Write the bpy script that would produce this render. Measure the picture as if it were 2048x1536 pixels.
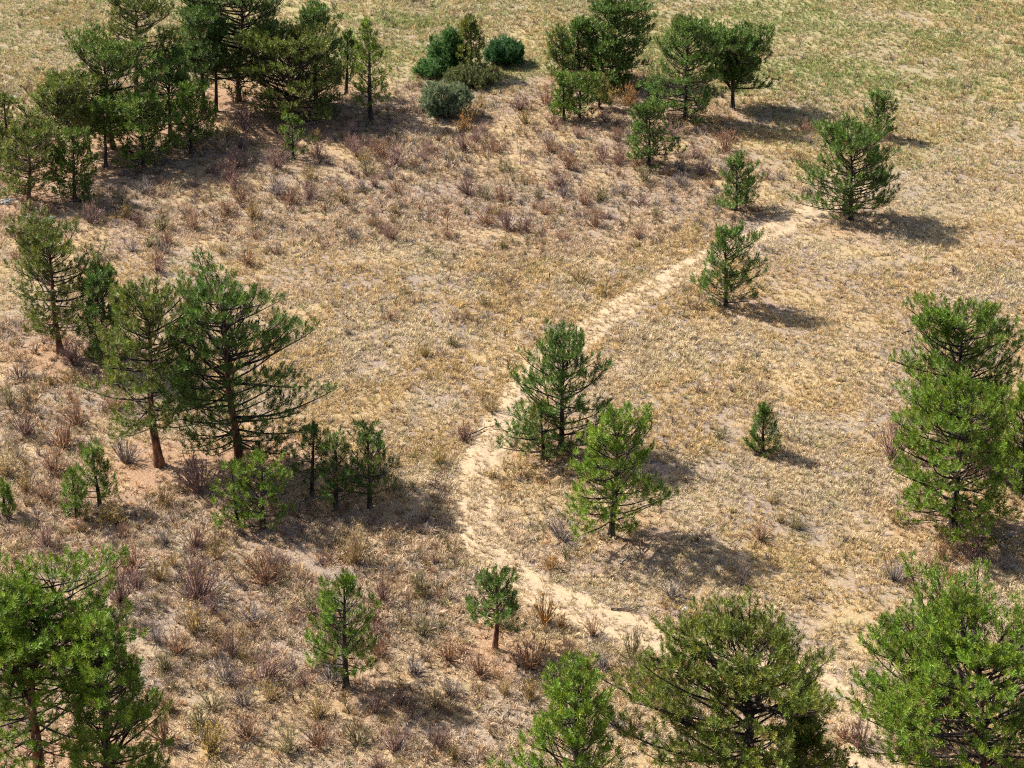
import bpy, math, random
import numpy as np
from mathutils import Vector, Euler

for o in list(bpy.data.objects):
    bpy.data.objects.remove(o, do_unlink=True)
sc = bpy.context.scene
col = sc.collection

# ------------------------------------------------------------------ camera
CAM_H, PITCH = 40.0, math.radians(28.0)
cam = bpy.data.cameras.new('camera')
cam.sensor_fit = 'HORIZONTAL'; cam.sensor_width = 36.0
cam.lens = 3600.0 / 2048.0 * 36.0
cam.clip_start = 0.5; cam.clip_end = 5000.0
cam_o = bpy.data.objects.new('camera', cam); col.objects.link(cam_o)
cam_o.location = (0, 0, CAM_H)
cam_o.rotation_euler = (math.pi / 2 - PITCH, 0, 0)
sc.camera = cam_o

# ------------------------------------------------------------------ daylight
SUN_EL, SUN_AZ = math.radians(45.0), math.radians(154.0)      # sun high at the left, a little beyond the scene
sun_dir = Vector((math.cos(SUN_AZ) * math.cos(SUN_EL), math.sin(SUN_AZ) * math.cos(SUN_EL), math.sin(SUN_EL)))
world = bpy.data.worlds.new('World'); sc.world = world; world.use_nodes = True
wn = world.node_tree.nodes; wl = world.node_tree.links
bg = wn['Background']
sky = wn.new('ShaderNodeTexSky'); sky.sky_type = 'NISHITA'; sky.sun_disc = False
sky.sun_elevation = SUN_EL; sky.sun_rotation = math.atan2(sun_dir.x, sun_dir.y)
sky.altitude = 300.0; sky.dust_density = 3.0; sky.ozone_density = 0.4; sky.air_density = 0.8
wl.new(sky.outputs[0], bg.inputs[0]); bg.inputs[1].default_value = 0.09
sun = bpy.data.lights.new('sun', 'SUN'); sun.energy = 5.0; sun.angle = math.radians(0.5); sun.color = (1.0, 0.95, 0.87)
sun_o = bpy.data.objects.new('sun', sun); col.objects.link(sun_o)
sun_o.rotation_euler = sun_dir.to_track_quat('Z', 'Y').to_euler()
sun_o.location = (-60, 120, 90)
vs = sc.view_settings
sc.display_settings.display_device = 'sRGB'
vs.view_transform = 'Standard'; vs.look = 'None'; vs.gamma = 1.0; vs.use_curve_mapping = False
vs.exposure = 0.95
cy = sc.cycles
cy.use_denoising = False
cy.max_bounces = 2; cy.diffuse_bounces = 2; cy.glossy_bounces = 1; cy.transmission_bounces = 2; cy.transparent_max_bounces = 2
cy.caustics_reflective = False; cy.caustics_refractive = False
cy.pixel_filter_type = 'BLACKMAN_HARRIS'; cy.filter_width = 1.15
cy.sample_clamp_indirect = 6.0

# ------------------------------------------------------------------ where things stand (metres; camera at the origin, looking along +y)
TREES = [
  ('the forked pine in the bottom left corner', -15.71, 46.24, 9.06, 0.98, 3.51, 0.22, 'forked', 1.1, 'bright', 'old', 'large forked pine with open crown and dark bare limbs in the bottom left corner', {'fork': [(0.52, 60, 1.5), (0.5, 170, 1.3), (0.62, 250, 0.9)]}),
  ('the bushy young pine in the bottom left', -13.15, 45.03, 7.86, 0.58, 1.9, 0.08, 'cone', 1.3, 'bright', 'young', 'bushy bright young pine overlapping the forked pine at the bottom left', {}),
  ('the slim pine with bare lower trunk at lower left', -5.97, 52.0, 4.39, 0.13, 1.37, 0.2, 'cone', 0.72, 'green', 'young', 'slender young pine with bare lower trunk, alone at lower left below the trail bend', {}),
  ('the umbrella-topped pine', -0.63, 54.3, 3.1, 0.07, 1.34, 0.42, 'umbrella', 1.0, 'dark', 'old', 'small umbrella-topped pine with bent bare trunk beside the trail bend', {}),
  ('the bright pine cut by the bottom edge', 2.03, 44.44, 5.61, -0.1, 2.17, 0.06, 'cone', 1.15, 'bright', 'young', 'dense bright green young pine cut off by the bottom edge at centre', {}),
  ('the round many-limbed pine at the bottom', 7.85, 45.99, 5.93, -0.4, 3.25, 0.08, 'round', 1.6, 'olive', 'young', 'wide rounded pine with dark limbs showing through, at the bottom edge right of centre', {}),
  ('the sapling before the round pine', 9.54, 45.99, 3.77, -0.26, 0.73, 0.05, 'cone', 1.0, 'bright', 'young', 'light green pine sapling standing in front of the wide rounded bottom pine', {}),
  ('the mid-sized pine by the bottom right corner', 13.29, 48.54, 4.91, 0.12, 1.88, 0.2, 'oval', 1.2, 'green', 'old', 'mid-sized pine with short reddish trunk left of the big bottom right corner pine', {}),
  ('the big corner pine at bottom right', 15.63, 45.03, 7.12, -1.34, 3.53, 0.12, 'round', 1.6, 'bright', 'old', 'very large bright pine with a separate leading tip in the bottom right corner', {'tip': 1}),
  ('the broad pine of the right cluster', 18.17, 62.84, 5.72, -0.08, 2.68, 0.04, 'round', 1.35, 'bright', 'young', 'broad light green pine with low branches in front of the taller right edge pine', {}),
  ('the tall pine of the right cluster', 19.46, 68.78, 6.78, -0.28, 2.43, 0.04, 'round', 1.5, 'green', 'young', 'tall dense ragged pine standing behind the broad light pine near the right edge', {}),
  ('the right edge pine', 21.7, 65.4, 4.68, -0.45, 1.54, 0.05, 'cone', 0.95, 'bright', 'young', 'bright pine cut by the right edge beside the broad light pine', {}),
  ('the tiny lone pine on the right meadow', 11.04, 68.56, 2.16, -0.09, 0.63, 0.03, 'column', 1.0, 'dark', 'young', 'tiny lone columnar pine on the open meadow between trail and right cluster', {}),
  ('the pine beside the grey brush pile', 4.03, 61.78, 5.35, 0.18, 2.04, 0.17, 'cone', 0.95, 'bright', 'young', 'bright green pine with bare trunk foot beside a grey brush heap, centre right', {}),
  ('the wide dark pine right of the trail', 2.16, 68.78, 5.09, 0.06, 2.43, 0.06, 'cone', 0.8, 'dark', 'young', 'wide dark conical pine with low spreading branches just right of the trail', {}),
  ('the little pine at the foot of the wide dark pine', 1.38, 67.91, 2.52, -0.13, 0.99, 0.12, 'cone', 0.75, 'olive', 'young', 'thin little pine at the left foot of the wide dark pine by the trail', {}),
  ('the leaning red-trunk pine', -15.35, 67.61, 8.19, 0.11, 2.29, 0.26, 'oval', 1.5, 'olive', 'old', 'tall leaning pine with long orange-red bare trunk in the left cluster', {'topthin': 1}),
  ('the great spreading pine of the left cluster', -11.84, 67.49, 8.14, -0.14, 2.73, 0.14, 'oval', 1.4, 'dark', 'old', 'great spreading dark pine with a long low limb reaching right, left cluster', {'limbs': [(0.36, 10, 3.1, 8), (0.3, -15, 2.6, -2), (0.27, 20, 3.0, -12), (0.22, 200, 2.2, -14), (0.2, 150, 1.8, -8), (0.17, -20, 2.6, -16)]}),
  ('the sapling farthest right of the left cluster', -5.95, 64.12, 3.48, 0.03, 1.08, 0.2, 'cone', 0.7, 'dark', 'young', 'open young pine farthest right of the sapling row under the great pine', {}),
  ('the thin middle sapling of the row', -7.38, 63.92, 3.36, 0.19, 0.87, 0.2, 'cone', 0.6, 'dark', 'young', 'thin dark sapling second from the right in the row under the great pine', {}),
  ('the shaded sapling of the row', -8.45, 64.88, 3.25, 0.22, 0.95, 0.3, 'cone', 0.6, 'dark', 'young', 'shaded sapling with twin stems, left of the thin sapling in the row', {}),
  ('the bright sapling at the foot of the great pine', -10.24, 62.53, 3.09, 0.17, 1.2, 0.1, 'cone', 0.6, 'bright', 'young', 'bright green sapling in front of the great spreading pine, right of a smaller one', {}),
  ('the smaller bright sapling', -11.29, 62.76, 2.58, -0.09, 0.83, 0.1, 'cone', 0.6, 'bright', 'young', 'smaller bright sapling touching the left side of the bright sapling before the great pine', {}),
  ('the twin-stem sapling at left', -17.3, 64.32, 2.68, -0.03, 0.75, 0.18, 'cone', 0.8, 'green', 'young', 'young pine with several thin stems left of the leaning red-trunk pine', {}),
  ('the thinnest sapling at left', -18.04, 63.38, 2.09, -0.01, 0.55, 0.1, 'cone', 0.7, 'green', 'young', 'thinnest sapling just left of the several-stemmed young pine', {}),
  ('the left edge sapling', -21.15, 63.61, 1.5, 0.18, 0.49, 0.1, 'cone', 0.8, 'bright', 'young', 'little bright sapling cut by the left edge beside pale grass', {}),
  ('the left-most tall pine of the middle left', -22.01, 78.24, 6.31, 0.05, 2.05, 0.2, 'oval', 1.6, 'olive', 'old', 'dense oval pine with leaning bare trunk foot, left-most of the middle left trees', {}),
  ('the half-hidden pine at middle left', -19.21, 76.4, 4.92, -0.08, 1.21, 0.1, 'oval', 1.1, 'dark', 'young', 'half-hidden pine between the dense oval pine and the leaning red-trunk pine', {}),
  ('the pine in the trail curve', 11.02, 83.67, 4.03, -0.29, 1.52, 0.08, 'cone', 0.95, 'dark', 'young', 'middle-sized conical pine right of the trail at mid height, alone', {}),
  ('the round pine above the trail', 19.39, 95.33, 5.04, -0.44, 2.31, 0.12, 'round', 1.4, 'dark', 'young', "full egg-shaped pine with short trunk right of the trail's far end", {}),
  ('the small cone pine left of the trail end', 12.96, 96.67, 2.86, -0.12, 1.28, 0.06, 'cone', 1.0, 'dark', 'young', "small cone-shaped pine left of the trail's far end", {}),
  ('the farthest right small pine', 23.41, 108.8, 2.65, -0.3, 1.16, 0.05, 'cone', 1.0, 'dark', 'young', 'small pine standing alone farthest right, above the egg-shaped pine', {}),
  ('the dense egg-shaped pine before the dark pair', 8.38, 103.86, 3.61, -0.04, 1.39, 0.05, 'oval', 1.3, 'dark', 'young', 'small dense egg-shaped pine standing alone in front of the far dark pair', {}),
  ('the left pine of the far dark pair', 11.36, 112.18, 6.31, -0.14, 2.32, 0.04, 'oval', 1.6, 'dark', 'young', 'tall dense dark pine, left of the far pair at upper right', {}),
  ('the many-trunk pine of the far pair', 14.69, 114.53, 5.71, -0.24, 2.28, 0.22, 'forked', 1.15, 'dark', 'young', 'many-trunked dark pine with a low limb drooping right, right of the far pair', {'fork': [(0.22, 15, 1.7), (0.25, 165, 1.4), (0.3, 70, 1.0), (0.28, 270, 0.9)], 'limbs': [(0.28, -8, 3.1, -6), (0.27, 5, 2.6, -10)]}),
  ('the tallest pine of the far middle group', 6.87, 120.15, 5.15, 0.21, 2.38, 0.06, 'round', 1.5, 'dark', 'young', 'tallest round-topped dark pine at the back of the far middle group', {}),
  ('the left back pine of the far middle group', 4.63, 119.61, 4.13, -0.15, 1.54, 0.08, 'cone', 1.1, 'dark', 'young', 'conical dark pine second from left at the back of the far middle group', {}),
  ('the left-most back pine of the far middle group', 3.54, 120.15, 3.34, -0.08, 1.55, 0.05, 'cone', 1.0, 'olive', 'young', 'olive conical pine left-most at the back of the far middle group', {}),
  ('the right front pine of the far middle group', 6.87, 118.01, 3.36, -0.06, 1.18, 0.12, 'cone', 1.1, 'dark', 'young', 'narrow pine with visible trunk foot at the right front of the far middle group', {}),
  ('the front left sapling of the far middle group', 3.4, 112.18, 2.84, -0.11, 1.06, 0.1, 'cone', 1.1, 'green', 'young', 'left of the two green saplings at the front of the far middle group', {}),
  ('the front right sapling of the far middle group', 4.42, 112.18, 2.77, 0.05, 1.46, 0.15, 'cone', 1.0, 'green', 'young', 'right of the two green saplings at the front of the far middle group, wider', {}),
  ('the yellowish sapling behind the front two', 5.82, 114.43, 2.16, -0.09, 0.78, 0.1, 'cone', 1.0, 'olive', 'young', 'yellowish sapling half hidden behind the two front saplings of the far middle group', {}),
  ('the thin pine among the junipers', -2.87, 121.24, 3.85, 0.04, 1.21, 0.15, 'cone', 1.0, 'olive', 'young', 'thin pointed pine rising among the far round junipers', {}),
  ('the pale slim pine at the grove right end', -9.23, 112.18, 6.22, 0.01, 1.29, 0.2, 'cone', 0.95, 'bright', 'young', 'pale slim tall pine at the right end of the upper left grove', {}),
  ('the narrow pine beside the pale slim pine', -11.27, 117.18, 4.17, 0.29, 0.8, 0.2, 'cone', 0.9, 'dark', 'young', 'narrow small pine between the pale slim pine and the upper left grove', {}),
  ('the spired pine of the grove', -13.14, 115.44, 6.24, 0.13, 2.46, 0.06, 'cone', 1.5, 'dark', 'young', 'dark pine with a pointed spire behind the wide olive pine of the grove', {}),
  ('the wide olive pine of the grove', -14.3, 111.51, 5.31, 0.09, 3.61, 0.06, 'round', 1.4, 'olive', 'old', 'wide low olive pine with reddish trunk at the right front of the upper left grove', {}),
  ('the dark giant at the top edge', -18.31, 115.44, 7.67, 0.71, 3.89, 0.16, 'round', 1.8, 'dark', 'old', 'huge dark pine cut by the top edge in the middle of the upper left grove', {}),
  ('the tall thin-trunk pine of the grove', -20.31, 113.15, 6.78, 0.24, 2.42, 0.28, 'oval', 1.4, 'dark', 'young', 'tall pine with thin straight bare trunk left of the dark giant pine', {}),
  ('the leaning thin pine under the giant', -19.57, 113.54, 5.08, 0.35, 1.52, 0.5, 'cone', 1.0, 'dark', 'young', 'thin pine with bare leaning stem between the tall thin-trunk pine and the giant', {}),
  ('the tall bare-waisted pine of the grove', -24.0, 109.9, 8.68, 0.57, 2.2, 0.5, 'round', 1.8, 'olive', 'old', 'tallest pine with round crown and bare waist at the left top of the grove', {}),
  ('the sloping crown pine left of the tall one', -24.94, 106.46, 6.69, -0.15, 2.69, 0.18, 'oval', 1.6, 'green', 'old', 'bushy pine with left-sloping crown just below the tall bare-waisted pine', {}),
  ('the pine under the tall bare-waisted pine', -21.8, 108.7, 5.02, 0.41, 2.1, 0.15, 'oval', 1.3, 'dark', 'young', 'dark pine with tangled bare lower branches right of the tall bare-waisted pine', {}),
  ('the front right pine of the grove', -19.97, 105.58, 4.0, 0.29, 1.57, 0.12, 'cone', 1.0, 'green', 'young', 'green conical pine at the right front of the grove with short clear trunk', {}),
  ('the small sparse pine before the grove', -13.55, 104.89, 2.45, 0.09, 1.0, 0.1, 'cone', 0.7, 'green', 'young', 'small sparse pine standing in the scrub in front of the wide olive pine', {}),
  ('the front middle pine of the grove', -22.44, 103.02, 4.31, 0.19, 1.72, 0.1, 'cone', 1.1, 'green', 'young', 'bushy pine with crooked trunk foot at the front middle of the grove', {}),
  ('the thin trunk pine at the grove front', -24.79, 103.19, 4.0, 0.26, 0.96, 0.4, 'cone', 0.9, 'green', 'young', 'thin straight-trunked pine left of the bushy front middle pine', {}),
  ('the dark thick-trunk pine at left', -27.34, 102.6, 5.32, 0.41, 2.53, 0.4, 'umbrella', 1.7, 'olive', 'old', 'broad-topped pine with thick dark trunk at the left of the grove', {}),
  ('the second dark trunk at left', -26.32, 105.58, 4.54, 0.34, 2.05, 0.3, 'round', 1.4, 'olive', 'young', 'pine behind the thin straight-trunked pine, right of the broad-topped one', {}),
  ('the low front pine left of the grove', -25.58, 98.04, 3.86, 0.35, 1.35, 0.04, 'cone', 1.15, 'green', 'young', 'low bushy green pine at the left front of the grove, skirts to the ground', {}),
  ('the left front olive pine', -28.27, 98.04, 4.17, 0.5, 1.85, 0.14, 'round', 1.5, 'olive', 'old', 'rounded olive pine with reddish trunk foot at the left front corner of the grove', {}),
  ('the left edge far pine', -32.13, 108.43, 2.71, 0.19, 0.68, 0.12, 'cone', 0.8, 'olive', 'young', 'open little pine at the far left edge behind the grove', {}),
  ('the left edge sliver pine', -31.43, 103.86, 2.27, 0.27, 0.64, 0.1, 'cone', 0.9, 'bright', 'young', 'bright young pine cut by the left edge below the open little pine', {}),
]
JUNIPERS = [
  ('the grey-green round juniper', -4.48, 113.15, 2.33, 1.73, 'grey', 'round grey-green juniper in front of the far juniper group', 0),
  ('the dark green round juniper', -0.43, 123.93, 2.05, 1.35, 'blue', 'compact dark blue-green juniper standing right of the thin pointed pine', 0),
  ('the tall green juniper', -4.45, 122.57, 3.11, 1.41, 'green', 'tall green juniper touching the left of the thin pointed pine', 0),
  ('the low spreading juniper', -2.72, 119.29, 1.28, 1.81, 'olive', 'low spreading olive juniper around the foot of the thin pointed pine', 1),
  ('the low juniper at the left', -5.66, 121.24, 1.16, 1.31, 'green', 'low dark juniper at the left side of the far juniper group', 1),
]
TRAIL = [(23.27, 102.6), (20.66, 99.76), (18.52, 97.43), (15.19, 94.31), (11.41, 90.6), (8.4, 87.12), (5.55, 83.43), (3.65, 80.55), (2.09, 77.82), (0.85, 75.13), (-0.05, 72.3), (-0.87, 69.81), (-1.35, 67.61), (-1.52, 64.8), (-1.36, 62.46), (-0.68, 60.24), (0.7, 58.21), (2.41, 56.73), (4.44, 55.43), (6.24, 54.49), (8.38, 53.69), (10.45, 52.67), (11.85, 51.28), (12.31, 49.34), (12.32, 46.99), (12.19, 43.63)]
SHRUBS = [
  (-12.17, 57.63, 0.97, 1.66, 'mauve', 1),
  (-9.59, 58.65, 0.83, 1.37, 'rust', 1),
  (-15.14, 57.46, 0.72, 1.5, 'mauve', 1),
  (-15.04, 59.53, 0.74, 1.22, 'rust', 1),
  (2.05, 61.52, 0.83, 0.89, 'grey', 1),
  (16.69, 68.13, 0.72, 2.07, 'mauve', 1),
  (-16.5, 62.91, 0.62, 0.78, 'yellow', 1),
  (-3.14, 67.61, 0.31, 0.82, 'yellow', 1),
  (-2.1, 69.72, 0.51, 0.83, 'mauve', 1),
  (-0.9, 72.44, 0.51, 0.75, 'ochre', 1),
  (1.25, 55.95, 0.52, 1.09, 'orange', 1),
  (1.88, 55.56, 0.3, 0.59, 'orange', 0),
  (3.02, 55.12, 0.39, 0.78, 'rust', 1),
  (4.43, 53.69, 0.57, 1.3, 'olive', 1),
  (4.3, 52.38, 0.56, 1.15, 'olive', 1),
  (5.17, 51.91, 0.5, 0.94, 'ochre', 1),
  (3.3, 53.03, 0.47, 0.78, 'grey', 1),
  (0.69, 53.18, 0.73, 1.23, 'rust', 1),
  (2.04, 53.69, 0.51, 0.77, 'rust', 0),
  (0.64, 51.28, 0.52, 0.93, 'ochre', 1),
  (1.54, 59.46, 0.49, 0.6, 'orange', 1),
  (-4.99, 57.29, 0.46, 1.13, 'mauve', 1),
  (-6.21, 59.88, 0.56, 1.58, 'ochre', 1),
  (-5.22, 55.82, 0.43, 1.01, 'rust', 0),
  (-9.03, 52.49, 0.86, 1.17, 'mauve', 1),
  (-10.33, 52.38, 0.63, 0.89, 'grey', 1),
  (-10.37, 54.0, 0.5, 1.01, 'mauve', 1),
  (-11.89, 55.43, 0.66, 1.2, 'ochre', 0),
  (-12.36, 54.09, 0.55, 0.94, 'rust', 0),
  (6.15, 57.63, 0.64, 0.67, 'grey', 1),
  (7.65, 55.98, 0.51, 1.17, 'olive', 1),
  (14.98, 58.65, 0.65, 0.91, 'grey', 1),
  (11.58, 62.46, 0.51, 0.66, 'olive', 1),
  (10.03, 61.52, 0.67, 0.7, 'rust', 1),
  (18.33, 60.31, 0.64, 0.84, 'mauve', 1),
  (16.7, 59.7, 0.4, 0.58, 'rust', 0),
  (-21.95, 70.44, 0.74, 0.98, 'mauve', 1),
  (-19.89, 69.23, 0.82, 1.04, 'rust', 0),
  (-19.8, 67.06, 0.76, 1.03, 'rust', 0),
  (-23.23, 73.06, 0.51, 0.91, 'olive', 0),
  (-16.93, 67.91, 0.77, 1.04, 'grey', 0),
  (-21.1, 77.18, 0.85, 1.14, 'mauve', 0),
  (-13.22, 65.4, 0.96, 1.65, 'mauve', 1),
  (-14.58, 64.4, 0.65, 0.79, 'ochre', 0),
  (-19.61, 64.8, 0.74, 0.76, 'rust', 0),
  (-21.62, 98.82, 0.59, 0.96, 'grey', 1),
  (-23.78, 94.31, 0.62, 1.16, 'mauve', 1),
  (-18.0, 93.59, 0.51, 1.24, 'rust', 1),
  (-22.05, 95.18, 0.66, 0.91, 'ochre', 0),
  (-14.74, 95.18, 0.57, 1.12, 'ochre', 1),
  (3.67, 49.61, 0.52, 0.91, 'grey', 0),
  (-4.87, 53.93, 0.55, 0.71, 'rust', 0),
  (-3.57, 57.8, 0.47, 1.02, 'olive', 0),
  (-3.36, 55.18, 0.56, 0.81, 'olive', 0),
  (-0.25, 51.56, 0.36, 0.68, 'ochre', 0),
  (-1.16, 52.73, 0.54, 0.8, 'rust', 0),
  (-2.64, 48.54, 0.48, 0.82, 'mauve', 0),
  (-4.01, 48.54, 0.6, 0.86, 'mauve', 0),
  (-6.6, 48.8, 0.6, 0.86, 'rust', 0),
  (-6.75, 53.33, 0.33, 0.61, 'yellow', 0),
  (-10.34, 48.54, 0.68, 1.04, 'yellow', 1),
  (-11.97, 49.07, 0.69, 1.05, 'rust', 0),
  (11.96, 48.8, 0.6, 1.08, 'mauve', 1),
  (11.51, 49.2, 0.38, 0.69, 'rust', 0),
  (-18.29, 72.68, 0.69, 1.02, 'rust', 0),
  (-23.39, 75.63, 0.59, 0.81, 'grey', 0),
  (-0.84, 66.43, 0.39, 0.54, 'ochre', 0),
  (10.95, 64.4, 0.42, 0.36, 'ochre', 0),
  (9.3, 69.89, 0.45, 0.44, 'olive', 0),
  (-2.94, 79.33, 0.37, 0.57, 'olive', 0),
  (-4.24, 78.14, 0.29, 0.75, 'yellow', 0),
  (-2.89, 82.14, 0.56, 0.48, 'rust', 0),
  (-6.19, 82.14, 0.58, 0.54, 'rust', 0),
  (3.61, 86.99, 0.8, 0.75, 'ochre', 1),
  (4.72, 85.12, 0.44, 0.7, 'yellow', 0),
  (-13.11, 84.82, 0.31, 0.79, 'ochre', 0),
  (-17.02, 87.31, 0.32, 0.51, 'ochre', 0),
  (-15.27, 76.15, 0.29, 0.41, 'orange', 0),
  (19.2, 96.3, 0.87, 0.82, 'mauve', 1),
  (6.26, 115.95, 0.84, 1.28, 'yellow', 1),
  (7.72, 114.93, 0.73, 1.43, 'orange', 1),
  (17.68, 103.86, 0.61, 1.07, 'ochre', 0),
  (13.35, 106.46, 0.78, 1.19, 'rust', 0),
  (-24.31, 96.36, 0.6, 0.68, 'ochre', 0),
  (-26.84, 91.4, 0.66, 0.81, 'mauve', 0),
  (-22.72, 97.34, 0.41, 0.56, 'olive', 0),
  (-18.87, 87.53, 0.55, 0.81, 'mauve', 0),
  (-19.72, 93.49, 0.7, 0.78, 'olive', 0),
  (-26.66, 93.23, 0.55, 0.8, 'ochre', 0),
  (-16.31, 96.0, 0.57, 0.87, 'rust', 0),
  (-26.46, 90.0, 0.54, 0.81, 'rust', 0),
  (-15.82, 90.14, 0.44, 0.64, 'ochre', 0),
  (-21.13, 94.1, 0.52, 0.77, 'mauve', 0),
  (-26.18, 92.44, 0.38, 0.57, 'olive', 0),
  (-19.27, 89.18, 0.62, 0.81, 'rust', 0),
  (-19.1, 91.43, 0.51, 0.84, 'rust', 0),
  (-20.8, 90.51, 0.38, 0.58, 'grey', 0),
  (-19.17, 90.33, 0.5, 0.78, 'grey', 0),
  (-22.15, 87.6, 0.46, 0.69, 'rust', 0),
  (-26.9, 89.4, 0.39, 0.49, 'rust', 0),
  (-14.23, 92.36, 0.42, 0.57, 'rust', 0),
  (-14.3, 88.86, 0.63, 0.8, 'rust', 0),
  (-12.91, 90.31, 0.48, 0.6, 'mauve', 0),
  (-26.48, 95.4, 0.45, 0.64, 'ochre', 0),
  (-19.97, 91.11, 0.46, 0.54, 'olive', 0),
  (-12.14, 101.47, 0.71, 0.8, 'ochre', 0),
  (-9.21, 104.48, 0.6, 0.7, 'ochre', 0),
  (-14.06, 107.3, 0.88, 1.21, 'mauve', 0),
  (-14.99, 109.31, 0.45, 0.53, 'mauve', 0),
  (-7.31, 101.52, 0.45, 0.55, 'grey', 0),
  (-16.88, 106.43, 0.59, 0.78, 'mauve', 0),
  (-16.83, 103.18, 0.85, 1.19, 'mauve', 0),
  (-17.91, 108.58, 0.6, 0.76, 'ochre', 0),
  (-17.17, 109.75, 0.88, 1.26, 'mauve', 0),
  (-9.88, 97.71, 0.72, 0.92, 'ochre', 0),
  (-8.2, 100.45, 0.53, 0.7, 'mauve', 0),
  (-8.97, 99.66, 0.5, 0.62, 'grey', 0),
  (-10.06, 106.79, 0.67, 0.88, 'mauve', 0),
  (-6.74, 99.26, 0.61, 0.74, 'rust', 0),
  (-7.36, 103.73, 0.83, 1.44, 'mauve', 0),
  (-14.32, 103.25, 0.85, 1.26, 'mauve', 0),
  (-16.86, 100.91, 0.8, 1.28, 'mauve', 0),
  (-13.91, 99.12, 0.82, 1.1, 'grey', 0),
  (-10.18, 108.83, 0.52, 0.9, 'mauve', 0),
  (-15.72, 97.83, 0.74, 0.88, 'rust', 0),
  (-12.41, 108.16, 0.45, 0.77, 'ochre', 0),
  (-16.5, 99.77, 0.47, 0.82, 'mauve', 0),
  (-9.07, 107.01, 0.55, 0.71, 'mauve', 0),
  (-9.67, 105.39, 0.67, 1.09, 'mauve', 0),
  (-7.97, 105.01, 0.63, 0.93, 'rust', 0),
  (-12.79, 97.67, 0.61, 0.88, 'rust', 0),
  (-11.87, 98.22, 0.73, 1.08, 'mauve', 0),
  (-12.06, 105.39, 0.66, 0.96, 'mauve', 0),
  (-8.55, 109.25, 0.53, 0.6, 'mauve', 0),
  (-0.57, 98.11, 0.59, 0.99, 'rust', 0),
  (-3.59, 92.66, 0.51, 0.62, 'rust', 0),
  (-1.54, 98.51, 0.49, 0.84, 'olive', 0),
  (-0.28, 93.9, 0.63, 1.06, 'mauve', 0),
  (5.54, 104.31, 0.38, 0.53, 'mauve', 0),
  (2.34, 99.99, 0.4, 0.52, 'mauve', 0),
  (6.58, 104.05, 0.6, 0.91, 'mauve', 0),
  (-5.3, 104.31, 0.51, 0.8, 'mauve', 0),
  (-2.51, 99.15, 0.68, 1.1, 'mauve', 0),
  (2.78, 92.39, 0.44, 0.6, 'rust', 0),
  (-3.82, 95.92, 0.32, 0.47, 'rust', 0),
  (2.93, 100.63, 0.51, 0.66, 'mauve', 0),
  (-7.2, 93.35, 0.39, 0.64, 'mauve', 0),
  (-5.13, 105.83, 0.63, 0.8, 'mauve', 0),
  (4.76, 94.24, 0.54, 0.92, 'rust', 0),
  (2.98, 105.05, 0.36, 0.56, 'rust', 0),
  (6.46, 102.32, 0.34, 0.39, 'rust', 0),
  (-7.75, 94.16, 0.33, 0.55, 'rust', 0),
  (-8.84, 92.39, 0.45, 0.75, 'grey', 0),
  (-7.25, 98.6, 0.41, 0.47, 'mauve', 0),
  (1.56, 98.54, 0.4, 0.55, 'olive', 0),
  (-6.52, 101.17, 0.34, 0.42, 'mauve', 0),
  (-0.47, 102.67, 0.5, 0.75, 'olive', 0),
  (7.98, 101.23, 0.63, 0.98, 'olive', 0),
  (-6.7, 92.45, 0.64, 1.04, 'mauve', 0),
  (-8.08, 95.67, 0.4, 0.48, 'mauve', 0),
  (7.54, 97.6, 0.56, 0.63, 'mauve', 0),
  (7.07, 92.66, 0.49, 0.61, 'rust', 0),
  (-5.92, 103.61, 0.46, 0.53, 'rust', 0),
  (-9.74, 102.39, 0.37, 0.49, 'mauve', 0),
  (-2.65, 101.86, 0.56, 0.64, 'grey', 0),
  (4.27, 97.63, 0.59, 0.92, 'rust', 0),
  (-6.73, 95.9, 0.54, 0.6, 'ochre', 0),
  (3.09, 98.79, 0.48, 0.74, 'grey', 0),
  (0.75, 93.68, 0.54, 0.84, 'mauve', 0),
  (-8.51, 105.8, 0.58, 0.99, 'rust', 0),
  (5.2, 98.16, 0.54, 0.81, 'olive', 0),
  (-5.38, 102.4, 0.5, 0.57, 'grey', 0),
  (6.65, 105.01, 0.54, 0.84, 'rust', 0),
  (3.47, 103.28, 0.61, 1.04, 'rust', 0),
  (5.69, 105.25, 0.68, 0.87, 'mauve', 0),
  (1.34, 97.0, 0.35, 0.41, 'rust', 0),
  (1.93, 96.32, 0.53, 0.63, 'rust', 0),
  (-8.72, 102.32, 0.58, 0.89, 'olive', 0),
  (-0.87, 96.1, 0.42, 0.58, 'ochre', 0),
  (-1.38, 94.63, 0.64, 0.89, 'rust', 0),
  (-1.22, 106.38, 0.73, 0.83, 'rust', 0),
  (-3.0, 110.31, 0.76, 0.89, 'orange', 0),
  (-2.08, 114.69, 0.55, 0.77, 'ochre', 0),
  (0.85, 111.55, 0.68, 0.92, 'ochre', 0),
  (-1.72, 107.13, 0.38, 0.6, 'ochre', 0),
  (-3.05, 106.29, 0.64, 1.08, 'mauve', 0),
  (2.25, 115.09, 0.77, 1.22, 'rust', 0),
  (0.52, 114.3, 0.79, 1.08, 'mauve', 0),
  (-2.69, 111.88, 0.77, 1.27, 'ochre', 0),
  (2.4, 106.15, 0.58, 0.9, 'rust', 0),
  (2.65, 111.49, 0.63, 0.75, 'mauve', 0),
  (-2.15, 108.13, 0.63, 0.85, 'mauve', 0),
  (-1.86, 109.97, 0.54, 0.65, 'mauve', 0),
  (2.34, 107.79, 0.58, 0.84, 'grey', 0),
  (2.89, 110.34, 0.38, 0.5, 'mauve', 0),
  (4.23, 108.87, 0.58, 0.71, 'mauve', 0),
  (7.51, 108.51, 0.47, 0.67, 'grey', 0),
  (3.77, 105.78, 0.48, 0.71, 'grey', 0),
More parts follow.
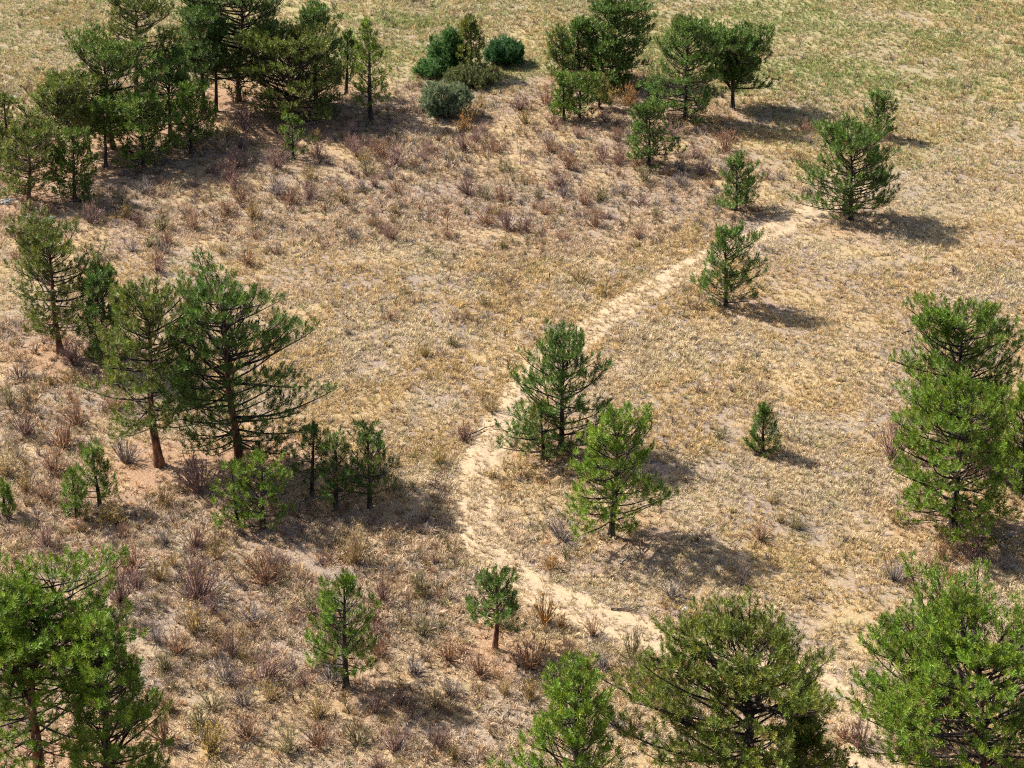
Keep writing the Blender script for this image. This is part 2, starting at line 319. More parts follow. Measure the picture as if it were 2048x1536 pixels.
  (8.48, 110.14, 0.43, 0.54, 'grey', 0),
  (6.71, 108.35, 0.44, 0.71, 'mauve', 0),
  (7.66, 104.1, 0.47, 0.54, 'rust', 0),
  (6.14, 111.64, 0.59, 0.73, 'mauve', 0),
  (6.76, 109.41, 0.39, 0.49, 'rust', 0),
  (13.0, 101.19, 0.36, 0.47, 'grey', 0),
  (13.33, 108.63, 0.56, 0.62, 'rust', 0),
  (18.84, 107.83, 0.46, 0.75, 'grey', 0),
  (14.12, 108.47, 0.44, 0.75, 'rust', 0),
  (10.29, 109.07, 0.66, 1.0, 'mauve', 0),
  (11.55, 102.46, 0.64, 0.8, 'mauve', 0),
  (15.33, 101.78, 0.45, 0.61, 'mauve', 0),
  (16.18, 101.51, 0.5, 0.61, 'grey', 0),
  (11.84, 100.46, 0.4, 0.5, 'rust', 0),
  (10.29, 103.04, 0.54, 0.9, 'grey', 0),
  (12.96, 102.48, 0.65, 0.77, 'grey', 0),
  (10.49, 111.62, 0.57, 0.78, 'mauve', 0),
  (11.17, 105.41, 0.59, 0.76, 'mauve', 0),
  (17.57, 99.05, 0.43, 0.52, 'grey', 0),
  (9.57, 102.49, 0.46, 0.61, 'rust', 0),
  (14.02, 110.33, 0.38, 0.44, 'grey', 0),
  (18.79, 110.11, 0.7, 0.85, 'rust', 0),
  (8.49, 97.39, 0.34, 0.49, 'grey', 0),
  (9.25, 100.05, 0.51, 0.57, 'grey', 0),
  (9.38, 98.0, 0.39, 0.52, 'grey', 0),
  (8.25, 95.77, 0.35, 0.55, 'olive', 0),
  (10.09, 100.78, 0.53, 0.79, 'grey', 0),
  (11.95, 97.51, 0.51, 0.65, 'olive', 0),
  (-1.44, 84.01, 0.36, 0.62, 'olive', 0),
  (-0.5, 91.28, 0.41, 0.57, 'ochre', 0),
  (-10.48, 87.66, 0.24, 0.41, 'ochre', 0),
  (-0.51, 85.23, 0.36, 0.47, 'ochre', 0),
  (-5.62, 85.14, 0.36, 0.51, 'ochre', 0),
  (-1.57, 89.95, 0.26, 0.29, 'rust', 0),
  (-4.67, 90.77, 0.34, 0.4, 'olive', 0),
  (-8.88, 91.5, 0.27, 0.38, 'rust', 0),
  (1.67, 90.65, 0.28, 0.38, 'rust', 0),
  (-18.85, 61.25, 0.55, 0.9, 'mauve', 0),
  (-15.83, 62.01, 0.41, 0.53, 'rust', 0),
  (-18.37, 60.44, 0.39, 0.45, 'mauve', 0),
  (-14.1, 61.32, 0.41, 0.68, 'grey', 0),
  (-17.65, 62.37, 0.35, 0.6, 'rust', 0),
  (-7.53, 56.35, 0.35, 0.47, 'mauve', 0),
  (-14.67, 58.34, 0.59, 0.74, 'mauve', 0),
  (-11.59, 56.65, 0.47, 0.62, 'mauve', 0),
  (-13.46, 59.88, 0.4, 0.5, 'ochre', 0),
  (-7.81, 56.94, 0.46, 0.64, 'olive', 0),
  (-12.79, 61.02, 0.6, 0.9, 'mauve', 0),
  (-13.83, 58.78, 0.55, 0.76, 'ochre', 0),
  (-11.82, 60.46, 0.45, 0.81, 'ochre', 0),
  (-9.61, 59.73, 0.48, 0.85, 'grey', 0),
  (-6.57, 52.44, 0.61, 0.88, 'grey', 0),
  (-10.08, 54.87, 0.38, 0.58, 'ochre', 0),
  (-12.15, 50.7, 0.46, 0.7, 'rust', 0),
  (-10.92, 54.88, 0.43, 0.5, 'ochre', 0),
  (-9.12, 49.17, 0.63, 0.81, 'rust', 0),
  (-10.58, 50.83, 0.54, 0.65, 'olive', 0),
  (-7.67, 48.46, 0.53, 0.95, 'olive', 0),
  (-10.9, 49.83, 0.61, 0.72, 'olive', 0),
  (-6.79, 50.27, 0.55, 0.76, 'ochre', 0),
  (-8.62, 51.32, 0.55, 0.74, 'ochre', 0),
  (-12.22, 47.71, 0.47, 0.7, 'olive', 0),
  (-7.42, 52.13, 0.42, 0.62, 'mauve', 0),
  (-12.7, 53.04, 0.48, 0.82, 'olive', 0),
  (-9.86, 56.06, 0.58, 0.69, 'grey', 0),
  (-6.68, 54.85, 0.62, 1.13, 'mauve', 0),
  (-9.42, 50.96, 0.54, 0.71, 'grey', 0),
  (-13.21, 54.69, 0.42, 0.77, 'grey', 0),
  (-0.37, 55.6, 0.55, 0.66, 'olive', 0),
  (-5.29, 48.84, 0.54, 0.81, 'olive', 0),
  (-2.34, 53.6, 0.53, 0.77, 'rust', 0),
  (-1.95, 47.96, 0.38, 0.58, 'ochre', 0),
  (-1.82, 54.09, 0.33, 0.38, 'rust', 0),
  (-3.99, 50.99, 0.42, 0.6, 'mauve', 0),
  (-5.22, 54.98, 0.51, 0.58, 'mauve', 0),
  (-4.84, 50.61, 0.38, 0.67, 'mauve', 0),
  (-2.17, 51.44, 0.47, 0.72, 'grey', 0),
  (-5.28, 49.56, 0.32, 0.49, 'rust', 0),
  (-2.68, 50.84, 0.52, 0.66, 'ochre', 0),
  (-3.57, 52.83, 0.56, 0.66, 'grey', 0),
  (-4.47, 47.63, 0.37, 0.6, 'mauve', 0),
  (-20.63, 65.41, 0.55, 0.93, 'ochre', 0),
  (-21.94, 66.82, 0.56, 0.88, 'ochre', 0),
  (-19.72, 71.33, 0.66, 1.12, 'rust', 0),
  (-20.94, 75.4, 0.48, 0.6, 'ochre', 0),
  (-18.19, 64.3, 0.5, 0.72, 'ochre', 0),
  (-20.41, 73.48, 0.4, 0.47, 'rust', 0),
  (-22.52, 73.52, 0.4, 0.45, 'ochre', 0),
  (-21.74, 74.99, 0.42, 0.47, 'ochre', 0),
  (15.87, 62.92, 0.45, 0.66, 'ochre', 0),
  (8.89, 58.31, 0.41, 0.74, 'grey', 0),
  (11.08, 62.89, 0.27, 0.49, 'ochre', 0),
  (9.17, 59.08, 0.37, 0.54, 'grey', 0),
  (17.17, 58.97, 0.39, 0.52, 'rust', 0),
  (19.52, 59.52, 0.46, 0.6, 'grey', 0),
  (17.21, 60.19, 0.45, 0.75, 'rust', 0),
  (18.98, 61.53, 0.49, 0.79, 'mauve', 0),
]
STALKS = [(0.52, 103.86), (-1.45, 104.2), (-3.05, 104.54), (-0.55, 86.24), (1.92, 85.74), (-3.62, 93.02), (-10.17, 79.33), (-6.28, 57.8)]
ROCKS = [((-29.32, 97.58), 0.42), ((-26.4, 94.6), 0.45), ((-27.53, 95.18), 0.3), ((6.66, 56.73), 0.16), ((-33.62, 116.35), 0.3), ((11.55, 51.42), 0.22)]
BRANCHES = [((-1.55, 70.44), 1.6, 40, 'dark'), ((-0.21, 50.38), 0.8, 70, 'pale'), ((-12.22, 113.74), 2.6, -25, 'grey'), ((-11.12, 114.43), 2.2, -12, 'grey'), ((-21.27, 106.46), 2.4, 12, 'grey'), ((4.22, 56.63), 0.9, -12, 'dark'), ((-26.96, 95.77), 1.4, -20, 'pale'), ((19.88, 80.55), 1.0, 18, 'dark'), ((-10.76, 49.07), 1.3, 35, 'pale'), ((4.51, 60.06), 0.7, 60, 'pale'), ((20.52, 61.89), 1.8, 30, 'grey')]

# ------------------------------------------------------------------ helpers
def vnoise(x, y, seed=0):
    x = np.asarray(x, float); y = np.asarray(y, float)
    xi = np.floor(x).astype(np.int64); yi = np.floor(y).astype(np.int64)
    fx = x - xi; fy = y - yi
    fx = fx * fx * (3 - 2 * fx); fy = fy * fy * (3 - 2 * fy)
    def h(a, b):
        n = (a * 374761393 + b * 668265263 + seed * 982451653) & 0xFFFFFFFF
        n = ((n ^ (n >> 13)) * 1274126177) & 0xFFFFFFFF
        n = n ^ (n >> 16)
        return (n & 0xFFFF) / 65535.0
    a = h(xi, yi); b = h(xi + 1, yi); c = h(xi, yi + 1); d = h(xi + 1, yi + 1)
    return (a * (1 - fx) + b * fx) * (1 - fy) + (c * (1 - fx) + d * fx) * fy
def fbm(x, y, s, seed=0, oct=4):
    x = np.asarray(x, float) / s; y = np.asarray(y, float) / s
    v = 0.0; a = 0.5; t = 0.0
    for k in range(oct):
        v = v + a * vnoise(x, y, seed + k * 17); t += a
        x = x * 2.03 + 11.3; y = y * 2.03 + 5.7; a *= 0.5
    return v / t
def sstep(a, b, x):
    t = np.clip((np.asarray(x, float) - a) / (b - a), 0, 1)
    return t * t * (3 - 2 * t)

def smooth_line(pts, step=0.35):
    P = [np.array(p, float) for p in pts]
    P = [2 * P[0] - P[1]] + P + [2 * P[-1] - P[-2]]
    out = []
    for i in range(1, len(P) - 2):
        n = max(2, int(np.linalg.norm(P[i + 1] - P[i]) / step))
        for k in range(n):
            t = k / n
            out.append(0.5 * ((2 * P[i]) + (-P[i - 1] + P[i + 1]) * t + (2 * P[i - 1] - 5 * P[i] + 4 * P[i + 1] - P[i + 2]) * t * t
                              + (-P[i - 1] + 3 * P[i] - 3 * P[i + 1] + P[i + 2]) * t ** 3))
    out.append(P[-2])
    return np.array(out)
LINE = smooth_line(TRAIL)
def trail_dist(x, y):
    """unsigned distance to the trail's middle line"""
    x = np.asarray(x, float).ravel(); y = np.asarray(y, float).ravel()
    L = LINE[::2]
    d = np.full(x.shape, 1e9)
    near = np.where((x > L[:, 0].min() - 4) & (x < L[:, 0].max() + 4) & (y > L[:, 1].min() - 4) & (y < L[:, 1].max() + 4))[0]
    for k in range(0, len(near), 20000):
        q = near[k:k + 20000]
        d[q] = np.sqrt(((x[q, None] - L[None, :, 0]) ** 2 + (y[q, None] - L[None, :, 1]) ** 2).min(1))
    return d
def worn_at(x, y):
    return .55 + .45 * np.maximum(np.exp(-((y - 67) / 3.2) ** 2) * (x < 2), np.exp(-((x - 4.6) / 4.0) ** 2) * (y < 60)) + .25 * (y > 80)
def litter_mask(x, y):
    x = np.asarray(x, float); y = np.asarray(y, float)
    m = np.zeros(x.shape)
    for T in TREES:
        r = T[5] * 1.25 + 0.5
        s = 1.0 if T[10] == 'old' else 0.55
        q = np.where((np.abs(x - T[1] - .3) < 1.5 * r) & (np.abs(y - T[2] + .2) < 1.5 * r))
        d = np.hypot(x[q] - T[1] - .3, y[q] - T[2] + .2) / r
        m[q] = np.maximum(m[q], s * (1 - sstep(.35, 1.3, d + (fbm(x[q], y[q], .8, 91) - .5) * .8)))
    return m
def green_mask(x, y):
    far = sstep(112, 126, y + (fbm(x, y, 14, 5) - .5) * 20)
    right = .45 * sstep(8, 24, x) * sstep(92, 108, y)
    band = sstep(.40, .60, fbm(x / 2.4, y, 4.2, 8, 5))
    spots = .35 * sstep(.62, .75, fbm(x, y, 2.2, 12))
    return np.clip(np.maximum(far, right) * (.5 + .5 * band) + spots * .5, 0, 1)
def scrub_mask(x, y):
    n = (fbm(x, y, 9, 31) - .5)
    up = sstep(88, 96, y + n * 8) * (1 - sstep(112, 122, y + n * 10)) * (1 - sstep(8, 20, x + n * 10))
    lo = (1 - sstep(-6, 5, x + n * 8 - (y - 50) * -.1)) * (1 - sstep(62, 70, y + n * 6))
    left = (1 - sstep(-19, -14, x + n * 4)) * (1 - sstep(78, 86, y))
    return np.clip(np.maximum(np.maximum(up, lo), left), 0, 1)
def height(x, y):
    x = np.asarray(x, float); y = np.asarray(y, float)
    return (fbm(x, y, 22, 2, 2) - .5) * .35 + (fbm(x, y, 1.3, 3, 2) - .5) * .07
def hz(x, y):
    return float(height(np.array([x]), np.array([y]))[0])

def tag(o, label=None, cat=None, group=None, kind=None):
    if label: o['label'] = label
    if cat: o['category'] = cat
    if group: o['group'] = group
    if kind: o['kind'] = kind
    return o
def empty(name, loc):
    o = bpy.data.objects.new(name, None); col.objects.link(o); o.location = loc
    o.empty_display_size = .3
    return o
def link(name, me, parent=None, loc=None):
    o = bpy.data.objects.new(name, me); col.objects.link(o)
    if parent is not None: o.parent = parent
    if loc is not None: o.location = loc
    return o
def tri_mesh(name, V, tris, mat, colors=None, mats=None, midx=None):
    V = np.asarray(V, np.float32).reshape(-1, 3); tris = np.asarray(tris, np.int32).reshape(-1, 3)
    me = bpy.data.meshes.new(name)
    me.vertices.add(len(V)); me.vertices.foreach_set('co', V.ravel())
    me.loops.add(len(tris) * 3); me.loops.foreach_set('vertex_index', tris.ravel())
    me.polygons.add(len(tris)); me.polygons.foreach_set('loop_start', np.arange(0, len(tris) * 3, 3, dtype=np.int32))
    for m in (mats or [mat]): me.materials.append(m)
    if midx is not None: me.polygons.foreach_set('material_index', np.asarray(midx, np.int32))
    if colors is not None:
        c = np.ones((len(V), 4), np.float32); c[:, :3] = colors
        a = me.color_attributes.new('tint', 'FLOAT_COLOR', 'POINT'); a.data.foreach_set('color', c.ravel())
    me.update(calc_edges=True)
    return me

class MB:
    """collects tapered tubes as triangles"""
    def __init__(s): s.v = []; s.f = []
    def tube(s, pts, rads, n=3, cap=True):
        base = len(s.v)
        m = len(pts)
        for i in range(m):
            a = pts[max(0, i - 1)]; b = pts[min(m - 1, i + 1)]
            d = (b[0] - a[0], b[1] - a[1], b[2] - a[2])
            l = math.sqrt(d[0] ** 2 + d[1] ** 2 + d[2] ** 2) or 1e-6
            d = (d[0] / l, d[1] / l, d[2] / l)
            r = (1, 0, 0) if abs(d[0]) < .8 else (0, 1, 0)
            u = (d[1] * r[2] - d[2] * r[1], d[2] * r[0] - d[0] * r[2], d[0] * r[1] - d[1] * r[0])
            l = math.sqrt(u[0] ** 2 + u[1] ** 2 + u[2] ** 2); u = (u[0] / l, u[1] / l, u[2] / l)
            w = (d[1] * u[2] - d[2] * u[1], d[2] * u[0] - d[0] * u[2], d[0] * u[1] - d[1] * u[0])
            p = pts[i]; R = rads[i]
            for k in range(n):
                c = math.cos(2 * math.pi * k / n) * R; q = math.sin(2 * math.pi * k / n) * R
                s.v.append((p[0] + u[0] * c + w[0] * q, p[1] + u[1] * c + w[1] * q, p[2] + u[2] * c + w[2] * q))
        for i in range(m - 1):
            for k in range(n):
                a = base + i * n + k; b = base + i * n + (k + 1) % n
                s.f.append((a, b, b + n)); s.f.append((a, b + n, a + n))
        if cap:
            e = base + (m - 1) * n
            for k in range(1, n - 1): s.f.append((e, e + k, e + k + 1))
    def mesh(s, name, mat): return tri_mesh(name, s.v, s.f, mat)

# ------------------------------------------------------------------ materials
def new_mat(name):
    m = bpy.data.materials.new(name); m.use_nodes = True
    nt = m.node_tree; b = nt.nodes['Principled BSDF']
    return m, nt.nodes, nt.links, b
def ramp(nodes, stops):
    r = nodes.new('ShaderNodeValToRGB')
    e = r.color_ramp.elements
    e[0].position, e[0].color = stops[0][0], (*stops[0][1], 1)
    e[1].position, e[1].color = stops[-1][0], (*stops[-1][1], 1)
    for p, c in stops[1:-1]:
        q = e.new(p); q.color = (*c, 1)
    return r
def noise(nodes, links, scale, detail=6, rough=.6, coord=None, dims=None):
    n = nodes.new('ShaderNodeTexNoise'); n.inputs['Scale'].default_value = scale
    n.inputs['Detail'].default_value = detail; n.inputs['Roughness'].default_value = rough
    if dims: n.noise_dimensions = dims
    if coord is not None: links.new(coord, n.inputs['Vector'])
    return n
def mixc(nodes, links, fac, a, b, mode='MIX'):
    m = nodes.new('ShaderNodeMix'); m.data_type = 'RGBA'; m.blend_type = mode
    for sock, val in ((m.inputs[0], fac), (m.inputs[6], a), (m.inputs[7], b)):
        if isinstance(val, (int, float)): sock.default_value = val
        elif isinstance(val, tuple): sock.default_value = (*val, 1)
        else: links.new(val, sock)
    return m.outputs[2]

def ground_material():
    m, n, l, b = new_mat('dry_soil_and_thatch')
    geo = n.new('ShaderNodeNewGeometry'); pos = geo.outputs['Position']
    att = n.new('ShaderNodeAttribute'); att.attribute_name = 'tint'
    fine = noise(n, l, 9.0, 3, .75, pos, '2D')
    speck = noise(n, l, 38.0, 1, .6, pos, '2D')
    r = ramp(n, [(.32, (.07, .05, .036)), (.46, (.18, .135, .10)), (.58, (.33, .25, .165)), (.72, (.50, .39, .24))])
    l.new(fine.outputs[0], r.inputs[0])
    c = mixc(n, l, .55, r.outputs[0], att.outputs['Color'])
    r2 = ramp(n, [(.35, (.55, .55, .55)), (.6, (1.25, 1.25, 1.25))])
    l.new(speck.outputs[0], r2.inputs[0])
    c = mixc(n, l, 1.0, c, r2.outputs[0], 'MULTIPLY')
    l.new(c, b.inputs['Base Color']); b.inputs['Roughness'].default_value = .95
    b.inputs['Specular IOR Level'].default_value = .1
    return m
def trail_material():
    m, n, l, b = new_mat('sandy_track')
    geo = n.new('ShaderNodeNewGeometry'); pos = geo.outputs['Position']
    att = n.new('ShaderNodeAttribute'); att.attribute_name = 'tint'
    fine = noise(n, l, 7.0, 4, .75, pos, '2D')
    r = ramp(n, [(.30, (.21, .15, .095)), (.45, (.37, .275, .17)), (.60, (.47, .355, .22)), (.75, (.55, .43, .28))])
    l.new(fine.outputs[0], r.inputs[0])
    c = mixc(n, l, .35, r.outputs[0], att.outputs['Color'])
    l.new(c, b.inputs['Base Color']); b.inputs['Roughness'].default_value = .95
    b.inputs['Specular IOR Level'].default_value = .1
    return m
def leafy(name, attr_type='GEOMETRY', trans=.35, rough=.55, spec=.25, color=None):
    m, n, l, b = new_mat(name)
    if color is None:
        att = n.new('ShaderNodeAttribute'); att.attribute_name = 'tint'; att.attribute_type = attr_type
        src = att.outputs['Color']
    else:
        geo = n.new('ShaderNodeNewGeometry')
        nz = noise(n, l, 4.0, 0, .6, geo.outputs['Position'])
        r = ramp(n, [(.3, tuple(v * .55 for v in color)), (.5, color), (.7, tuple(min(1, v * 1.45) for v in color))])
        l.new(nz.outputs[0], r.inputs[0]); src = r.outputs[0]
    l.new(src, b.inputs['Base Color'])
    b.inputs['Roughness'].default_value = rough; b.inputs['Specular IOR Level'].default_value = spec
    tr = n.new('ShaderNodeBsdfTranslucent'); l.new(src, tr.inputs['Color'])
    mx = n.new('ShaderNodeMixShader'); mx.inputs[0].default_value = trans
    l.new(b.outputs[0], mx.inputs[1]); l.new(tr.outputs[0], mx.inputs[2])
    out = n['Material Output']; l.new(mx.outputs[0], out.inputs['Surface'])
    return m
def bark(name, dark, mid, light, scale=6.0):
    m, n, l, b = new_mat(name)
    tc = n.new('ShaderNodeTexCoord')
    mp = n.new('ShaderNodeMapping'); mp.inputs['Scale'].default_value = (1, 1, .3)
    l.new(tc.outputs['Object'], mp.inputs['Vector'])
    nz = noise(n, l, scale, 2, .65, mp.outputs[0])
    r = ramp(n, [(.36, dark), (.5, mid), (.66, light)]); l.new(nz.outputs[0], r.inputs[0])
    l.new(r.outputs[0], b.inputs['Base Color']); b.inputs['Roughness'].default_value = .9
    b.inputs['Specular IOR Level'].default_value = .15
    bp = n.new('ShaderNodeBump'); bp.inputs['Strength'].default_value = .8; bp.inputs['Distance'].default_value = .04
    l.new(nz.outputs[0], bp.inputs['Height']); l.new(bp.outputs[0], b.inputs['Normal'])
    return m
M_ground = ground_material(); M_trail = trail_material()
M_grass = leafy('dry_grass_blades', 'INSTANCER', .3, .6, .2)
M_needle = leafy('pine_needles', 'GEOMETRY', .2, .5, .3)
M_juniper = leafy('juniper_sprays', 'GEOMETRY', .22, .6, .2)
M_bark_old = bark('orange_plated_bark', (.045, .025, .018), (.16, .075, .045), (.30, .15, .085))
M_bark_young = bark('dark_grey_bark', (.02, .016, .013), (.062, .046, .036), (.13, .10, .078))
M_limb = bark('dark_limb_bark', (.018, .014, .012), (.055, .042, .034), (.12, .095, .078), 9)
M_dead = bark('grey_weathered_wood', (.12, .10, .085), (.30, .26, .22), (.52, .47, .40), 9)
M_deaddark = bark('dark_fallen_wood', (.03, .022, .018), (.09, .065, .05), (.18, .14, .11), 9)
M_rock = bark('pale_lichen_rock', (.16, .15, .13), (.32, .31, .27), (.48, .48, .43), 5)

# ------------------------------------------------------------------ ground: one sheet, fine where it is seen
def axis(a, b, step, far_a, far_b):
    mid = list(np.arange(a, b + 1e-6, step))
    lo, hi = [], []
    s, x = step, a
    while x > far_a: s *= 1.6; x -= s; lo.append(x)
    s, x = step, b
    while x < far_b: s *= 1.6; x += s; hi.append(x)
    return np.array(lo[::-1] + mid + hi)
STRAW = np.array((.62, .45, .22)); PALE = np.array((.68, .545, .34)); PINK = np.array((.62, .465, .33))
OLIVE = np.array((.36, .34, .13)); GREEN = np.array((.22, .30, .08)); RUST = np.array((.52, .31, .15)); GREY = np.array((.46, .40, .35))
LITTER = np.array((.36, .19, .105)); SOIL = np.array((.27, .215, .175)); MAUVE = np.array((.27, .21, .19))
def mix(a, b, t):
    t = np.asarray(t)[..., None]
    return a * (1 - t) + b * t
def ground_tint(x, y):
    g = fbm(x, y, 7, 41, 4); f = fbm(x, y, 1.7, 43, 4)
    c = mix(SOIL[None, :], (STRAW * .75)[None, :], sstep(.38, .62, g * .5 + f * .5))
    c = mix(c, MAUVE[None, :], .7 * sstep(.5, .66, fbm(x, y, 3.1, 47, 4)))
    c = mix(c, OLIVE[None, :], .7 * green_mask(x, y))
    c = mix(c, LITTER[None, :], .85 * litter_mask(x, y))
    return c
gx = axis(-50, 50, .4, -900, 900); gy = axis(36, 152, .4, -300, 1800)
X, Y = np.meshgrid(gx, gy); Z = height(X, Y)
inside = (np.abs(X) < 51) & (Y > 35) & (Y < 153)
Z = np.where(inside, Z, (fbm(X, Y, 22, 2, 2) - .5) * .35)
V = np.stack([X.ravel(), Y.ravel(), Z.ravel()], 1)
nx, ny = len(gx), len(gy)
ii, jj = np.meshgrid(np.arange(nx - 1), np.arange(ny - 1))
a = (jj * nx + ii).ravel()
tris = np.concatenate([np.stack([a, a + 1, a + nx + 1], 1), np.stack([a, a + nx + 1, a + nx], 1)])
me = tri_mesh('ground', V, tris, M_ground, ground_tint(V[:, 0], V[:, 1]))
me.polygons.foreach_set('use_smooth', np.ones(len(tris), bool))
tag(link('ground', me), 'dry tan meadow ground with thatch, bare soil and needle litter', kind='structure')

# trail: two worn sandy wheel tracks with a grassier middle
Tn = np.gradient(LINE, axis=0); Tn /= np.linalg.norm(Tn, axis=1)[:, None]
Nn = np.stack([-Tn[:, 1], Tn[:, 0]], 1)

offs = np.array([-1.0, -.85, -.62, -.4, -.18, 0, .18, .4, .62, .85, 1.0])
TV, TC = [], []
arc = np.cumsum(np.r_[0, np.linalg.norm(np.diff(LINE, axis=0), axis=1)])
for i in range(len(LINE)):
    wl_ = .95 + .5 * (vnoise(arc[i] / 1.1, 0, 5) - .5) + .35 * (vnoise(arc[i] / .35, 3, 6) - .5)
    wr_ = .95 + .5 * (vnoise(arc[i] / 1.1, 9, 7) - .5) + .35 * (vnoise(arc[i] / .35, 4, 8) - .5)
    fade = min(1.0, (arc[i] + .2) / 9.0)
    for q in offs:
        w = (wl_ if q < 0 else wr_) * (.25 + .75 * fade)
        p = LINE[i] + Nn[i] * q * w
        rut = math.exp(-((abs(q) - .6) / .22) ** 2)
        TV.append((p[0], p[1], 0.0))
        TC.append(SOIL * 1.15 * (1 - rut) + np.array((.50, .375, .23)) * rut)
TV = np.array(TV); k = len(offs)
rutv = np.array([math.exp(-((abs(q) - .6) / .22) ** 2) for q in offs])
TV[:, 2] = height(TV[:, 0], TV[:, 1]) + .045 - .03 * np.tile(rutv, len(LINE)) - .06 * np.tile(np.abs(offs) > .99, len(LINE))
ii, jj = np.meshgrid(np.arange(k - 1), np.arange(len(LINE) - 1)); a = (jj * k + ii).ravel()
tris = np.concatenate([np.stack([a, a + k + 1, a + 1], 1), np.stack([a, a + k, a + k + 1], 1)])
me = tri_mesh('trail', TV, tris, M_trail, np.array(TC)); me.polygons.foreach_set('use_smooth', np.ones(len(tris), bool))
tag(link('trail', me), 'faint sandy two-track trail curving through the dry meadow', kind='structure')

# ------------------------------------------------------------------ pine trees
def tuft_templates(nb, width, seed, count=6):
    r = np.random.RandomState(seed); out = []
    for _ in range(count):
        z = r.uniform(-.01, .17, nb); ph = r.uniform(0, 2 * np.pi, nb)
        an = np.radians(np.interp(z, [0, .17], [74, 20]) + r.uniform(-12, 12, nb))
        ln = r.uniform(.095, .125, nb)
        d = np.stack([np.sin(an) * np.cos(ph), np.sin(an) * np.sin(ph), np.cos(an)], 1)
        s = np.stack([-np.sin(ph), np.cos(ph), np.zeros(nb)], 1)
        tw = r.normal(0, .45, nb)[:, None]
        s = s * np.cos(tw) + np.cross(d, s) * np.sin(tw)
        b = np.stack([np.zeros(nb), np.zeros(nb), z], 1)
        w = width * r.uniform(.7, 1.3, nb)[:, None]
        e = b + d * ln[:, None]
        nar = np.stack([b + d * .015 - s * w * .5, b + d * .015 + s * w * .5, e], 1)
        wid = np.stack([b, e + s * w * .45, e - s * w * .45], 1)
        out.append(np.where((np.arange(nb) % 2 == 0)[:, None, None], wid, nar))
    return np.array(out)
LOD = {0: tuft_templates(60, .017, 1), 1: tuft_templates(44, .021, 2), 2: tuft_templates(30, .028, 3)}
TINT = {'green': (.135, .215, .022), 'dark': (.105, .178, .026), 'olive': (.165, .200, .030), 'bright': (.165, .250, .022)}
def norm(d):
    l = math.sqrt(d[0] ** 2 + d[1] ** 2 + d[2] ** 2) or 1e-6
    return (d[0] / l, d[1] / l, d[2] / l)
def prof(shape, t):
    if shape == 'cone': return max(.24, 1.16 * (1 - t) ** .62 * (.76 + .7 * t))
    if shape == 'oval': return max(.12, math.sqrt(max(0, 1 - ((t - .36) / .66) ** 2))) * (1 if t > .1 else .85)
    if shape == 'round': return max(.22, math.sqrt(max(0, 1 - ((t - .42) / .62) ** 2)))
    if shape == 'umbrella': return max(.2, (1 - t) ** .6) * (1 if t > .15 else .8)
    if shape == 'column': return max(.3, (1 - t) ** .45) * min(1, .8 + t)
    return max(.25, math.sqrt(max(0, 1 - ((t - .5) / .6) ** 2)))
def place_tufts(P, D, S, C, lod, rng):
    n = len(P)
    P = np.array(P); D = np.array(D); S = np.array(S); C = np.array(C)
    D /= np.linalg.norm(D, axis=1)[:, None]
    r = rng.normal(size=(n, 3)); U = np.cross(D, r); U /= np.linalg.norm(U, axis=1)[:, None]
    W = np.cross(D, U)
    B = np.stack([U, W, D], 2)
    tpl = LOD[lod][rng.randint(0, 6, n)]                       # n, nb, 3, 3
    nb = tpl.shape[1]
    R = np.einsum('nij,nbkj->nbki', B, tpl) * S[:, None, None, None] + P[:, None, None, :]
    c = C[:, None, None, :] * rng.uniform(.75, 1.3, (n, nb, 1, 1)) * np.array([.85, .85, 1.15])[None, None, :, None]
    c = np.broadcast_to(c, (n, nb, 3, 3))
    return R.reshape(-1, 3), c.reshape(-1, 3)

